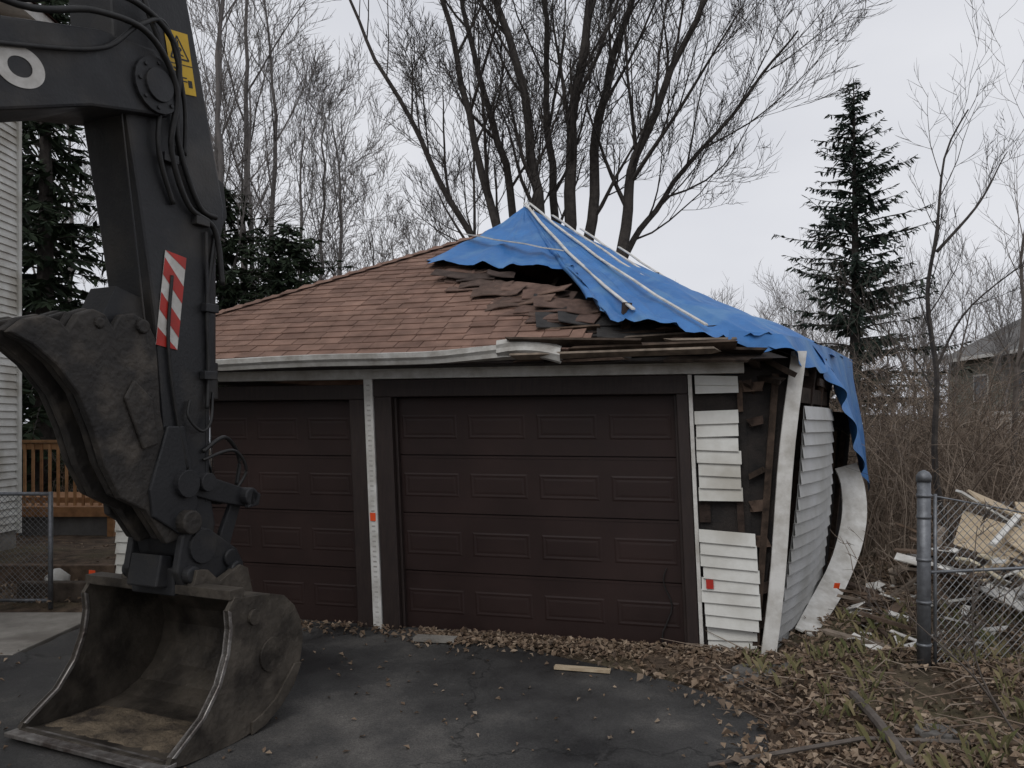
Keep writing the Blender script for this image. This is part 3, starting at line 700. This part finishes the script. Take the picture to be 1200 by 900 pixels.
m.prism(X, [(5.2, 1.15), (8.6, 1.15), (8.8, 1.5), (8.7, 2.3), (6.6, 2.35), (6.5, 2.1), (5.2, 2.0)], -1.3, 1.3)
m.prism(X, [(5.1, 1.15), (6.7, 1.15), (6.7, 3.0), (5.5, 3.0), (5.1, 2.2)], -1.3, -.45)
m.obj('upper_structure', M_yellow, exc, bevel=.05)
m = MB(); m.prism(X, [(5.16, 2.2), (5.52, 2.92), (6.6, 2.92), (6.6, 2.0), (5.2, 2.0)], -1.31, -.44); m.obj('cab_glass', M_glass, exc)
m = MB()
for t0, t1 in ((-1.45, -.85), (.85, 1.45)):
    m.prism(X, [(4.9, .45), (5.1, .85), (8.5, .85), (8.8, .45), (8.5, .03), (5.1, .03)], t0, t1)
m.bx(X, (6.0, -.85, .4), (7.8, .85, 1.12))
m.obj('tracks', M_steel, exc, bevel=.03)

# ------------------------------------------------------------ left house, deck, fence
house = empty('white_house')
HX = -6.72; HY0, HY1 = 1.8, 10.9
m = MB()
for i in range(68):
    z0 = .35 + i * .1
    m.add([(HX + .03, HY0, z0), (HX + .03, HY1, z0), (HX + .006, HY1, z0 + .102), (HX + .006, HY0, z0 + .102), (HX, HY0, z0), (HX, HY1, z0)], [(0, 1, 2, 3), (0, 4, 5, 1)])
m.bx(ident, (-15, HY0 + .01, 0), (HX, HY1 - .01, 7.15))
m.bx(ident, (HX - .06, HY1 - .03, .3), (HX + .05, HY1 + .04, 7.15)); m.bx(ident, (HX - .06, HY0 - .04, .3), (HX + .05, HY0 + .03, 7.15))
m.obj('siding_walls', M_white, house, fix=False)
m = MB(); m.bx(ident, (-15, HY0 + .02, -.1), (HX + .004, HY1 - .02, .35)); m.obj('foundation', M_conc, house)
m = MB(); m.bx(ident, (-15.4, HY0 - .4, 7.15), (HX + .45, HY1 + .4, 7.21)); m.bx(ident, (HX + .43, HY0 - .4, 7.08), (HX + .47, HY1 + .42, 7.26)); m.obj('soffit', M_trim, house)
m = MB(); xr = (-15 + HX) / 2
m.add([(HX + .52, HY0 - .5, 7.26), (HX + .52, HY1 + .5, 7.26), (xr, HY1 + .5, 9.6), (xr, HY0 - .5, 9.6), (-15.5, HY1 + .5, 7.26), (-15.5, HY0 - .5, 7.26)], [(0, 1, 2, 3), (3, 2, 4, 5), (1, 4, 2), (0, 3, 5)]); m.obj('house_roof', M_redroof, house)
m = MB()
m.bx(ident, (HX + .03, 5.0, 1.3), (HX + .06, 6.1, 2.7), 0); m.bx(ident, (HX + .06, 5.08, 1.38), (HX + .07, 6.02, 2.62), 1)
m.obj('house_window', [M_trim, M_glass], house)
deck = empty('wooden_deck')
m = MB()
m.bx(ident, (-9, 12, .45), (-5.95, 15, .52)); m.bx(ident, (-9, 11.96, .40), (-5.93, 12.0, .54))
for x in (-8.9, -7.45, -6.0): m.bx(ident, (x - .045, 12.0, .0), (x + .045, 12.09, 1.62))
m.bx(ident, (-9, 11.98, 1.50), (-5.93, 12.11, 1.54)); m.bx(ident, (-9, 12.03, 1.40), (-5.95, 12.07, 1.49)); m.bx(ident, (-9, 12.03, .60), (-5.95, 12.07, .68))
x = -8.8
while x < -6.05: m.bx(ident, (x, 12.0, .56), (x + .035, 12.03, 1.48)); x += .125
y = 12.2
while y < 15: m.bx(ident, (-5.99, y, .56), (-5.96, y + .035, 1.48)); y += .125
m.bx(ident, (-6.0, 12.1, 1.5), (-5.92, 15, 1.54))
m.obj('railing_and_boards', M_cedar, deck)
m = MB(); m.bx(ident, (-9, 12.06, 0), (-6.0, 12.1, .42)); m.obj('skirt', M_roofgrey, deck)
def chain(m, p0, p1, h, pitch=.055, z0=.05, r=.0022):
    p0, p1 = V(p0), V(p1); L = (p1 - p0).length; d = (p1 - p0) / L; nn = V((d.y, -d.x, 0))
    k = -h
    while k < L:
        for sgn in (1, -1):
            a0, za = (k, 0) if sgn > 0 else (k, h); a1, zb = (k + h, h) if sgn > 0 else (k + h, 0)
            A, ZA, Bq, ZB_ = a0, za, a1, zb
            if A < 0: ZA += (0 - A) / (Bq - A) * (ZB_ - ZA); A = 0
            if Bq > L: ZB_ = ZA + (L - A) / (Bq - A) * (ZB_ - ZA); Bq = L
            if Bq - A > .01:
                npt = max(2, int((Bq - A) / .2) + 1); pts = []
                for q in range(npt + 1):
                    aa = lerp(A, Bq, q / npt); zz = lerp(ZA, ZB_, q / npt)
                    wob = .03 * noise.noise(V((aa * 1.5, zz * 1.5, 7)))
                    pts.append(p0 + d * aa + nn * (.003 * sgn + wob) + V((0, 0, z0 + zz)))
                m.tube(pts, r, 4, cap=False)
        k += pitch
f1 = empty('chain_link_fence')
m = MB(); m.tube([(2.9, 5.66, 0), (2.9, 5.66, 1.38)], .045, 16); m.tube([(2.9, 5.66, 1.36), (2.9, 5.66, 1.40), (2.9, 5.66, 1.425), (2.9, 5.66, 1.44)], [.052, .05, .035, .006], 16)
for z in (.2, .5, .8, 1.1, 1.25): m.tube([(2.9, 5.66, z), (2.9, 5.66, z + .022)], .050, 16)
m.tube([(2.985, 5.67, .04), (2.985, 5.67, 1.27)], .012, 8)
m.tube([(5.6, 5.95, 0), (5.6, 5.95, 1.4)], .03, 12); m.tube([(2.9, 5.66, 1.27), (3.5, 5.78, 1.16), (4.2, 5.86, 1.02), (5.6, 5.95, 1.2)], .006, 8)
m.tube([(2.95, 5.665, .72), (5.6, 5.95, .78)], .012, 8)
m.obj('posts', M_galv, f1, smooth=True)
m = MB(); chain(m, (2.98, 5.67, 0), (5.6, 5.95, 0), 1.16, .06, .05, .0027); m.obj('mesh', M_wire, f1)
f2_ = empty('chain_link_gate')
m = MB()
for x in (-4.42, -4.98, -6.3): m.tube([(x, 7.7, 0), (x, 7.7, 1.12)], .022, 10)
m.tube([(-6.3, 7.7, 1.10), (-4.42, 7.7, 1.10)], .018, 10); m.tube([(-4.98, 7.7, .08), (-4.42, 7.7, .08)], .015, 10)
m.obj('posts', M_galv, f2_, smooth=True)
m = MB(); chain(m, (-6.3, 7.7, 0), (-4.42, 7.7, 0), 1.04, .055, .06, .0022); m.obj('mesh', M_wire, f2_)
gh = empty('grey_house')
m = MB(); m.bx(ident, (25, 33, 0), (34, 46, 5.5))
for i in range(36): m.add([(24.97, 33, .2 + i * .15), (24.97, 46, .2 + i * .15), (24.995, 46, .35 + i * .15), (24.995, 33, .35 + i * .15)], [(0, 1, 2, 3)])
m.obj('walls', M_grey_house, gh)
m = MB(); m.add([(24.4, 32.4, 5.4), (24.4, 46.6, 5.4), (29.5, 46.6, 8.0), (29.5, 32.4, 8.0), (34.6, 46.6, 5.4), (34.6, 32.4, 5.4)], [(0, 1, 2, 3), (3, 2, 4, 5), (1, 4, 2), (0, 3, 5)]); m.obj('roof', M_roofgrey, gh)
m = MB()
for y in (35, 38.6, 42.2): m.bx(ident, (24.92, y - .12, 3.0), (24.97, y + 1.22, 4.5), 0); m.bx(ident, (24.89, y, 3.1), (24.93, y + 1.1, 4.4), 1)
m.bx(ident, (24.35, 32.4, 5.28), (24.42, 46.6, 5.46))
m.obj('windows_and_trim', [M_trim, M_glass], gh)
m = MB(); m.bx(ident, (15.2, 26, 0), (21, 26.1, 2.1)); m.bx(ident, (15.2, 25.9, 2.1), (21, 26.2, 2.22)); m.obj('white_fence', M_trim)

# ------------------------------------------------------------ trees
def rdir(d, ang, rng):
    d = d.normalized(); a = d.cross(V((rng.uniform(-1, 1), rng.uniform(-1, 1), rng.uniform(-1, 1))))
    if a.length < 1e-4: a = V((1, 0, 0))
    a.normalize(); return (d * math.cos(ang) + a * math.sin(ang)).normalized()
def grow(m, p, d, L, r, lev, spec, rng, up=.12, wob=.12):
    nseg = spec['seg'][lev]; pts = [p]; rad = [r]; dd = d.copy(); last = lev == len(spec['n'])
    for i in range(nseg):
        dd = (dd + V((rng.uniform(-wob, wob), rng.uniform(-wob, wob), rng.uniform(-wob, wob) + up))).normalized()
        pts.append(pts[-1] + dd * L / nseg); rad.append(r * (1 - (i + 1) / nseg * (.72 if not last else .7)))
    m.tube(pts, rad, spec['sides'][lev], cap=False)
    if last: return
    n = spec['n'][lev]
    for k in range(n):
        t = spec['t0'] + (1 - spec['t0']) * (k + rng.random()) / n
        i = min(int(t * nseg), nseg - 1); f = t * nseg - i
        q = pts[i].lerp(pts[i + 1], f); rr = lerp(rad[i], rad[i + 1], f)
        tang = (pts[i + 1] - pts[i]).normalized()
        nd = rdir(tang, rng.uniform(.35, .85), rng)
        if nd.z < -.1: nd.z *= -.3; nd.normalize()
        grow(m, q, nd, L * rng.uniform(.40, .66) * (1.15 - .45 * t), max(rr * rng.uniform(.4, .62), spec['rmin']), lev + 1, spec, rng, up, wob * 1.15)
def stem(m, ctrl, r0, r1, spec, rng, nk=9, cl=3.6, t00=.32):
    pts = catm(ctrl, 6); n = len(pts); rad = [lerp(r0, r1, (i / (n - 1)) ** .9) for i in range(n)]
    pts = [p + V((noise.noise(p * .9), noise.noise(p * .9 + V((9, 0, 0))), 0)) * .14 for p in pts]
    m.tube(pts, rad, 9 if r0 > .06 else 5, cap=False)
    for k in range(nk):
        t = t00 + (1 - t00) * (k + rng.random()) / nk; i = min(int(t * (n - 1)), n - 2)
        tang = (pts[i + 1] - pts[i]).normalized()
        grow(m, pts[i], rdir(tang, rng.uniform(.3, .85), rng), cl * rng.uniform(.6, 1.2), rad[i] * rng.uniform(.35, .55), 0, spec, rng)
rng = random.Random(11)
spec = dict(n=[7, 6, 6], seg=[6, 4, 3, 3], sides=[5, 3, 3, 3], t0=.18, rmin=.0066)
m = MB()
ST = [([(.4, 17.1, 0), (-.3, 17.1, 4.2), (-1.5, 17.2, 7.0), (-2.9, 17.3, 9.6), (-4.0, 17.4, 12.0)], .11, .02),
      ([(.55, 17, 0), (.0, 17, 3.5), (-.5, 17, 6.5), (-1.35, 17, 10.2), (-2.3, 17.3, 13.5)], .15, .03),
      ([(.6, 17.3, 0), (.35, 17.4, 4.5), (-.3, 17.6, 8), (-1.1, 17.8, 11), (-1.3, 18, 14)], .13, .03),
      ([(.8, 16.8, 0), (.6, 16.8, 5), (.35, 16.7, 8), (-.5, 16.5, 11.5), (-.8, 16, 14)], .16, .035),
      ([(1.0, 17.4, 0), (.95, 17.6, 6), (.7, 17.8, 10), (.8, 18, 14)], .13, .03),
      ([(1.15, 17, 0), (1.2, 17, 6), (1.35, 16.8, 9), (1.9, 16.6, 12), (2.4, 16.4, 14)], .17, .035),
      ([(1.4, 17.2, 0), (1.65, 17.2, 5.5), (1.85, 17.3, 8.5), (2.8, 17.5, 11.5), (3.6, 17.8, 14)], .16, .03),
      ([(1.6, 16.9, 0), (2.3, 16.9, 5.4), (2.65, 16.8, 7.4), (3.7, 16.4, 10), (5.0, 16, 12.6)], .16, .03),
      ([(1.7, 17.3, 0), (2.3, 17.5, 5), (3.4, 17.8, 6.8), (5.1, 18, 9.0), (6.3, 18, 10.6)], .10, .02)]
for c_, r0, r1 in ST: stem(m, c_, r0, r1, spec, rng, 11, 3.2)
m.tube(catm([(1.0, 17, -.1), (1.05, 17, .5), (1.1, 17, 1.2)], 3), [.75, .6, .6, .55, .5, .45, .4], 12)
m.obj('bare_maple_tree', M_bark, fix=False)
rng = random.Random(5)
sp2 = dict(n=[6, 5, 4], seg=[5, 3, 3, 2], sides=[3, 3, 3, 3], t0=.2, rmin=.008)
def bgtree(m, x, y, h, r, lean=.0, nk=11, cl=.26, sp=sp2):
    p = V((x, y, 0)); c_ = [p, p + V((lean * h * .3, 0, h * .35)), p + V((lean * h * .6 + rng.uniform(-.3, .3), 0, h * .7)), p + V((lean * h, 0, h))]
    stem(m, c_, r, r * .15, sp, rng, nk, h * cl)
m = MB()
for (px_, y, h) in ((240, 25, 15.5), (262, 22, 15), (283, 26, 17), (300, 23, 12), (322, 27, 16), (345, 24, 11), (365, 28, 12.5), (392, 25, 10.5), (415, 27, 10), (440, 24, 7.8), (468, 28, 8), (498, 26, 7), (520, 30, 9), (40, 30, 16), (90, 28, 14)):
    bgtree(m, (px_ - 600) * y / 942, y, h * rng.uniform(.95, 1.08), .010 * h, rng.uniform(-.05, .05))
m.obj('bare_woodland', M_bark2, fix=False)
m = MB(); sp3 = dict(n=[6, 5], seg=[4, 3, 2], sides=[3, 3, 3], t0=.15, rmin=.012)
for i in range(70):
    y = rng.uniform(30, 60); px_ = rng.uniform(760, 1300) if i < 54 else rng.uniform(-100, 760)
    h = rng.uniform(.10, .19) * y if i < 54 else rng.uniform(.12, .2) * y
    bgtree(m, (px_ - 600) * y / 942, y, h, .012 * h, rng.uniform(-.08, .08), 10, .36, sp3)
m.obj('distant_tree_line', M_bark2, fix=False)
def conifer(name, x, y, h, R0, mat_, seed, base=.08, nw=34, per=7, dens=1.0, gap=.0, droop=.35, size=.16, pw=.78):
    rg = random.Random(seed); e = empty(name); t = MB(); n = MB()
    t.tube([(x, y, -.1), (x + .05, y, h * .5), (x, y, h)], [.014 * h + .05, .010 * h, .01], 8)
    for w in range(nw):
        f = base + (1 - base) * (w / nw) ** .95; z = f * h
        Lw = R0 * (1 - f) ** pw * rg.uniform(.65, 1.2) + .10
        for k in range(per):
            if rg.random() < gap: continue
            an = rg.uniform(0, 6.283); L = Lw * rg.uniform(.5, 1.15); hd = V((math.cos(an), math.sin(an), 0))
            pts = []; ns = 6; up0 = .15 + .5 * f; zj = rg.uniform(-.15, .15)
            for i in range(ns + 1):
                u = i / ns; pts.append(V((x, y, z + zj)) + hd * L * u + V((0, 0, L * (up0 * u - droop * 1.6 * u * u + .22 * u ** 4))))
            t.tube(pts, [.025 * (1 - i / ns) * (L / R0 + .3) + .004 for i in range(ns + 1)], 3, cap=False)
            side = V((-hd.y, hd.x, 0)); cnt = int(L / .075 * dens) + 4
            for q in range(cnt):
                u = rg.uniform(.08, 1.0); i = min(int(u * ns), ns - 1); p = pts[i].lerp(pts[i + 1], u * ns - i)
                sg = rg.choice((-1, 1)); ln = size * rg.uniform(.5, 1.7) * (1.25 - .6 * u) * (1 + .6 * L / R0)
                dr = (side * sg * rg.uniform(.2, 1) + hd * rg.uniform(.2, .9) + V((0, 0, rg.uniform(-1.0, .25)))).normalized() * ln
                wd = V((rg.uniform(-1, 1), rg.uniform(-1, 1), rg.uniform(-.8, .8))).normalized() * ln * rg.uniform(.09, .2)
                n.add([p - wd * .6, p + wd * .6, p + dr * .6 + wd, p + dr, p + dr * .6 - wd], [(0, 1, 2, 3, 4)])
    t.obj('trunk_and_limbs', M_bark, e, fix=False); n.obj('needles', mat_, e, fix=False)
conifer('spruce_tree', 8.5, 20, 10.4, 2.9, M_needle, 3, .12, 42, 8, 2.6, .15, .26, .13, .68)
conifer('hemlock_tree', -10.2, 17.5, 14, 3.2, M_needle2, 4, .04, 36, 9, 1.8, 0, .4, .19)
conifer('hemlock_tree.001', -12.6, 19.5, 15, 3.4, M_needle2, 6, .04, 34, 9, 1.3, 0, .4, .25)
conifer('hemlock_tree.002', -8.0, 22, 8.4, 3.3, M_needle2, 8, .04, 30, 10, 1.8, 0, .35, .18, .6)
conifer('hemlock_tree.003', -5.7, 20.5, 6.9, 3.0, M_needle2, 9, .04, 28, 11, 1.9, 0, .35, .17, .55)
rng = random.Random(21); sp4 = dict(n=[5, 4], seg=[5, 4, 3], sides=[4, 3, 3], t0=.15, rmin=.003)
m = MB(); stem(m, [(4.85, 9, 0), (4.8, 9, 1.8), (4.72, 9, 3.2), (4.76, 9, 4.1), (5.15, 9, 5.3)], .042, .008, sp4, rng, 11, 1.1)
stem(m, [(4.76, 9, 3.7), (5.3, 9.1, 4.3), (5.75, 9.2, 4.9)], .022, .005, sp4, rng, 6, .8)
stem(m, [(4.76, 9, 2.4), (5.2, 8.9, 3.1), (5.75, 8.8, 3.7)], .018, .004, sp4, rng, 6, .8)
m.obj('bare_sapling', M_bark, fix=False)
m = MB(); stem(m, [(6.6, 10.5, 0), (6.55, 10.5, 2.5), (6.8, 10.5, 4.2), (6.7, 10.5, 6.2)], .045, .006, sp4, rng, 11, 1.4); m.obj('bare_sapling.001', M_bark3, fix=False)
m = MB(); stem(m, [(6.9, 13, 0), (6.6, 13, 2.0), (6.1, 13, 3.4)], .05, .006, sp4, rng, 12, 1.4); stem(m, [(6.9, 13, 0), (7.2, 13, 2.2), (7.4, 13, 3.8)], .04, .006, sp4, rng, 10, 1.3); m.obj('bare_sapling.002', M_bark3, fix=False)
m = MB(); stem(m, [(6.2, 14, 0), (6.0, 14, 1.8), (5.5, 14, 3.0)], .035, .006, sp4, rng, 12, 1.3); stem(m, [(6.2, 14, 0), (6.6, 14, 1.8), (6.9, 14, 3.3)], .035, .006, sp4, rng, 12, 1.3); m.obj('bare_sapling.003', M_bark3, fix=False)
m = MB(); stem(m, [(2.95, 4.75, 0), (2.72, 4.75, .3), (2.35, 4.8, .65)], .010, .003, sp4, rng, 3, .3); stem(m, [(2.75, 4.3, 0), (2.55, 4.4, .5), (2.62, 4.4, 1.2)], .008, .002, sp4, rng, 3, .3); m.obj('twig_seedlings', M_bark3, fix=False)
m = MB(); rng = random.Random(33)
def cane(x, y, h):
    an = rng.uniform(0, 6.283); reach = h * rng.uniform(.1, .9); z0 = gz(x, y); pts = []; n_ = 6
    for i in range(n_ + 1):
        u = i / n_; pts.append(V((x + math.cos(an) * reach * u ** 1.5 + rng.uniform(-.03, .03), y + math.sin(an) * reach * u ** 1.5, z0 + h * (1.25 * u - .35 * u ** 3) + rng.uniform(-.02, .02))))
    r = rng.uniform(.004, .009); m.tube(pts, [r * (1 - .7 * i / n_) for i in range(n_ + 1)], 3, cap=False)
    for k in range(rng.randint(3, 7)):
        i = rng.randint(1, n_ - 1); d_ = V((rng.uniform(-1, 1), rng.uniform(-1, 1), rng.uniform(-.3, 1))).normalized(); l = rng.uniform(.15, .5) * h * .5
        p = pts[i]; q = p + d_ * l * .5; w = q + (d_ + V((rng.uniform(-.5, .5), rng.uniform(-.5, .5), rng.uniform(-.5, .3)))) * l * .5
        m.tube([p, q, w], [r * .55, r * .4, r * .2], 3, cap=False)
cnt = 0
while cnt < 3000:
    y = 8.3 + 14 * rng.random() ** 1.3; x = rng.uniform(3.4, 17)
    if x < 3.9 + (y - 8) * .12 or x / y > .80: continue
    cane(x, y, rng.uniform(.6, 1.9) + (y - 8) * .06); cnt += 1
for i in range(800):
    y = rng.uniform(9.5, 15); x = rng.uniform(.36, .62) * y + .3; cane(x, y, rng.uniform(1.3, 3.1))
for i in range(140): cane(rng.uniform(-9, -6.2), rng.uniform(15.2, 17), rng.uniform(.8, 1.8))
for i in range(150): cane(rng.uniform(3.1, 5.5), rng.uniform(5.9, 8.5), rng.uniform(.2, .8))
m.obj('bramble_thicket', M_bramble, fix=False)

# ------------------------------------------------------------ leaf litter
m = MB(); rng = random.Random(44)
def leaf(x, y, z, s):
    E = Euler((rng.uniform(-.7, .7), rng.uniform(-.7, .7), rng.uniform(0, 6.28))).to_matrix(); p = V((x, y, z)); w = s * rng.uniform(.45, .8); cu_ = rng.uniform(.1, .45) * s
    vs = [V((-s / 2, 0, 0)), V((-s * .1, -w / 2, cu_)), V((s / 2, 0, 0)), V((-s * .1, w / 2, cu_))]
    m.add([p + E @ v for v in vs], [(0, 1, 2), (0, 2, 3)])
n = 0
while n < 22000:
    y = 3.6 + 6.5 * rng.random() ** 1.4; x = rng.uniform(.2, 6.5)
    d_ = x - interp(EDGE, y)
    pr = sst(-.35, .35, d_) if y < 6.2 else (1 if x > 2.05 + (y - 6.2) * .5 else 0)
    if y >= 6.2 and x < 1.9: pr = 0
    pr *= .25 + 1.1 * max(0, .5 + noise.noise(V((x * 1.3, y * 1.3, 4))))
    if rng.random() > pr: continue
    leaf(x, y, gz(x, y) * (1 if d_ > 0 else 0) + .012 + rng.random() * .035, rng.uniform(.022, .075)); n += 1
for i in range(2800):
    a = rng.uniform(.0, 2.7) if rng.random() < .88 else rng.uniform(2.7, 5.5); b = -abs(rng.gauss(0, .16)) - .06
    p = G(a, b, 0); leaf(p.x, p.y, .01 + rng.random() * .05 * math.exp(b * 3), rng.uniform(.025, .07))
for i in range(260): leaf(rng.uniform(-5, 1.5), rng.uniform(4, 6.4), .012, rng.uniform(.02, .05))
for i in range(1200): leaf(rng.uniform(-8, -4), rng.uniform(7.5, 11.5), .12 * sst(7.6, 9.5, 8.5) + rng.random() * .04, rng.uniform(.04, .08))
m.obj('leaf_litter', M_leaf, fix=False)
m = MB()
for i in range(520):
    y = rng.uniform(4, 8.5); x = rng.uniform(1.5, 5.5)
    if x < xe(y) or (y > 6 and x < 2.1 + (y - 6.2) * .6): continue
    an = rng.uniform(0, 6.28); l = rng.uniform(.1, .6); z = gz(x, y) + .03
    m.tube([(x, y, z), (x + math.cos(an) * l * .5, y + math.sin(an) * l * .5, z + rng.uniform(0, .05)), (x + math.cos(an + .3) * l, y + math.sin(an + .3) * l, z + rng.uniform(-.02, .12))], [.006, .005, .002], 4)
m.obj('fallen_twigs', M_bramble, fix=False)
m = MB()
for i in range(150):
    y = rng.uniform(3.9, 7); x = rng.uniform(1.7, 5)
    if x < xe(y) + .15 or (y > 6 and x < 2.6): continue
    for k in range(9):
        an = rng.uniform(0, 6.28); h = rng.uniform(.05, .16); bx_ = x + rng.uniform(-.06, .06); by_ = y + rng.uniform(-.06, .06); z = gz(x, y)
        lx, ly = math.cos(an) * h * .6, math.sin(an) * h * .6
        m.add([(bx_ - .003, by_, z), (bx_ + .003, by_, z), (bx_ + lx * .5 + .003, by_ + ly * .5, z + h * .8), (bx_ + lx, by_ + ly, z + h)], [(0, 1, 2, 3)])
m.obj('grass_tufts', M_grass, fix=False)
m = MB(); m.tube(catm([(2.0, 4.05, .05), (2.05, 4.5, .09), (2.12, 5.0, .08)], 5), .028, 8); m.tube([(1.0, 4.1, .02), (1.9, 4.35, .06), (2.6, 4.3, .05)], .012, 6); m.obj('fallen_branch', M_bark3)

# debris
deb = empty('demolition_debris')
m = MB()
m.plank((4.35, 7.1, .72), (.75, .42, .018), (.75, .30, -.5)); m.plank((4.75, 7.0, .72), (.7, .5, .018), (.55, -.3, .4)); m.plank((4.15, 6.9, .55), (.8, .12, .03), (.2, -.35, .5)); m.plank((.5, 5.72, .022), (.40, .06, .02), (0, 0, -.25))
m.plank((5.1, 7.3, .85), (.9, .4, .018), (.8, .1, -.2)); m.plank((4.55, 7.4, .98), (.8, .2, .02), (.5, .35, .3))
m.obj('plywood_sheets', M_ply, deb)
m = MB()
for i in range(10): m.plank((3.78 + .07 * i, 6.50 + .03 * i, .44 - .02 * i), (.66, .045, .012), (.35, .42, -.75 + .03 * i))
m.plank((4.5, 6.7, .5), (1.1, .08, .02), (.3, -.3, .3)); m.plank((4.4, 7.3, .95), (.9, .08, .02), (.1, .5, .2)); m.plank((3.3, 7.0, .25), (.4, .08, .015), (.2, .3, .9)); m.plank((2.85, 6.5, .1), (.35, .09, .012), (.1, .1, 1.2))
m.plank((4.3, 7.0, .85), (.9, .05, .02), (.3, -.2, .8)); m.plank((4.6, 6.5, .3), (.8, .07, .02), (.1, .15, -.2)); m.plank((3.9, 7.5, .45), (.6, .12, .012), (.4, .2, -.6)); m.plank((4.9, 6.9, .45), (.7, .14, .012), (.5, -.2, .6))
for i in range(110):
    y = R.uniform(6.0, 8.0)
    x = (2.45 + (y - 6.2) * .55 + R.random() * .8) if i < 26 else (3.35 + (y - 6.2) * .3 + R.random() * 2.2)
    m.plank((x, y, gz(x, y) + .04 + R.random() * (.06 if i < 26 else .55)), (R.uniform(.05, .26), R.uniform(.03, .10), .008), (R.uniform(-.5, .5), R.uniform(-.5, .5), R.uniform(0, 3)))
m.obj('vinyl_scraps', M_trim, deb)
m = MB()
for i in range(130):
    y = R.uniform(6.1, 8.4); x = (2.6 + (y - 6.2) * .5 + R.random() * .9) if i < 30 else (3.4 + (y - 6.2) * .3 + R.random() * 2.3)
    m.plank((x, y, gz(x, y) + .04 + R.random() * (.06 if i < 30 else .55)), (R.uniform(.2, .8), R.uniform(.03, .10), .025), (R.uniform(-.3, .3), R.uniform(-.5, .5), R.uniform(0, 3)), 0, .03)
m.obj('lumber_scraps', M_wood, deb)
m = MB()
for i in range(20):
    y = R.uniform(6.1, 7.6); x = 3.6 + R.random() * 1.7
    m.plank((x, y, gz(x, y) + .12 + R.random() * .4), (R.uniform(.10, .28), R.uniform(.08, .18), .03), (R.uniform(-.6, .6), R.uniform(-.6, .6), R.uniform(0, 3)), 0, .02)
m.obj('insulation_pieces', M_insul, deb, bevel=.01)
m = MB()
for (x, y, s, h_) in ((1.7, 5.65, .20, .02), (1.55, 5.5, .14, .015), (2.38, 4.5, .14, .03), (1.95, 5.72, .13, .02), (5.0, 6.4, .2, .1)):
    n_ = 9; top = []; bot = []
    for k in range(n_):
        a = 2 * math.pi * k / n_; rr = s * R.uniform(.75, 1.1); top.append((x + rr * .9 * math.cos(a), y + rr * .7 * math.sin(a), h_ + gz(x, y) + .02)); bot.append((x + rr * math.cos(a), y + rr * .8 * math.sin(a), gz(x, y) - .02))
    m.add(top + bot, [tuple(range(n_))] + [(k, n_ + k, n_ + (k + 1) % n_, (k + 1) % n_) for k in range(n_)])
m.obj('flat_stones', M_stone, bevel=.008)
m = MB(); m.plank((-.62, 6.50, .03), (.34, .12, .03), (0, 0, -.2)); m.obj('pale_block', M_conc)
m = MB(); m.tube([(-4.75, 8.4, .05), (-4.75, 8.4, .18), (-4.75, 8.4, .26)], [.11, .12, .03], 10); m.obj('white_rock', M_trim, smooth=True)
m = MB(); m.plank((2.95, 7.3, .3), (.06, .004, .05), (.2, .1, .3)); m.plank((-4.05, 7.75, .32), (.06, .004, .08), (.1, .1, 0)); m.obj('orange_marker_flag', M_orange)

# ------------------------------------------------------------ camera, light, sky
cam = bpy.data.cameras.new('camera'); co = bpy.data.objects.new('camera', cam); scn.collection.objects.link(co)
co.location = (0, 0, 1.75); co.rotation_euler = (math.radians(90), 0, 0); cam.lens = 28.26; cam.sensor_width = 36; cam.shift_y = .041
cam.clip_end = 3000; cam.clip_start = .05; scn.camera = co
w = bpy.data.worlds.new('World'); scn.world = w; w.use_nodes = True; nt = w.node_tree; N = nt.nodes; L = nt.links
bg = N['Background']; bg.inputs['Strength'].default_value = .115
sk = N.new('ShaderNodeTexSky'); sk.sky_type = 'NISHITA'; sk.sun_disc = False; sk.sun_elevation = math.radians(45); sk.sun_rotation = math.radians(205); sk.dust_density = 5
hs = N.new('ShaderNodeHueSaturation'); hs.inputs['Saturation'].default_value = .15; L.new(sk.outputs[0], hs.inputs['Color'])
tc = N.new('ShaderNodeTexCoord'); mp = N.new('ShaderNodeMapping'); mp.inputs['Scale'].default_value = (1, 1, 2.6); L.new(tc.outputs['Generated'], mp.inputs[0])
nz = N.new('ShaderNodeTexNoise'); nz.inputs['Scale'].default_value = 1.6; nz.inputs['Detail'].default_value = 4; nz.inputs['Roughness'].default_value = .5; L.new(mp.outputs[0], nz.inputs['Vector'])
rp = N.new('ShaderNodeValToRGB'); e = rp.color_ramp.elements; e[0].position = .3; e[0].color = (5.3, 5.5, 6.1, 1); e[1].position = .7; e[1].color = (7.1, 7.2, 7.6, 1)
L.new(nz.outputs['Fac'], rp.inputs['Fac'])
mx = N.new('ShaderNodeMixRGB'); mx.inputs[0].default_value = .12; L.new(rp.outputs[0], mx.inputs[1]); L.new(hs.outputs[0], mx.inputs[2]); L.new(mx.outputs[0], bg.inputs['Color'])
sl_ = bpy.data.lights.new('sun', 'SUN'); sl_.energy = .85; sl_.angle = math.radians(25); sl_.color = (1, .98, .95)
so = bpy.data.objects.new('sun', sl_); scn.collection.objects.link(so); so.rotation_euler = (math.radians(45), 0, math.radians(-25))
scn.view_settings.view_transform = 'Standard'; scn.view_settings.look = 'None'; scn.view_settings.exposure = 0
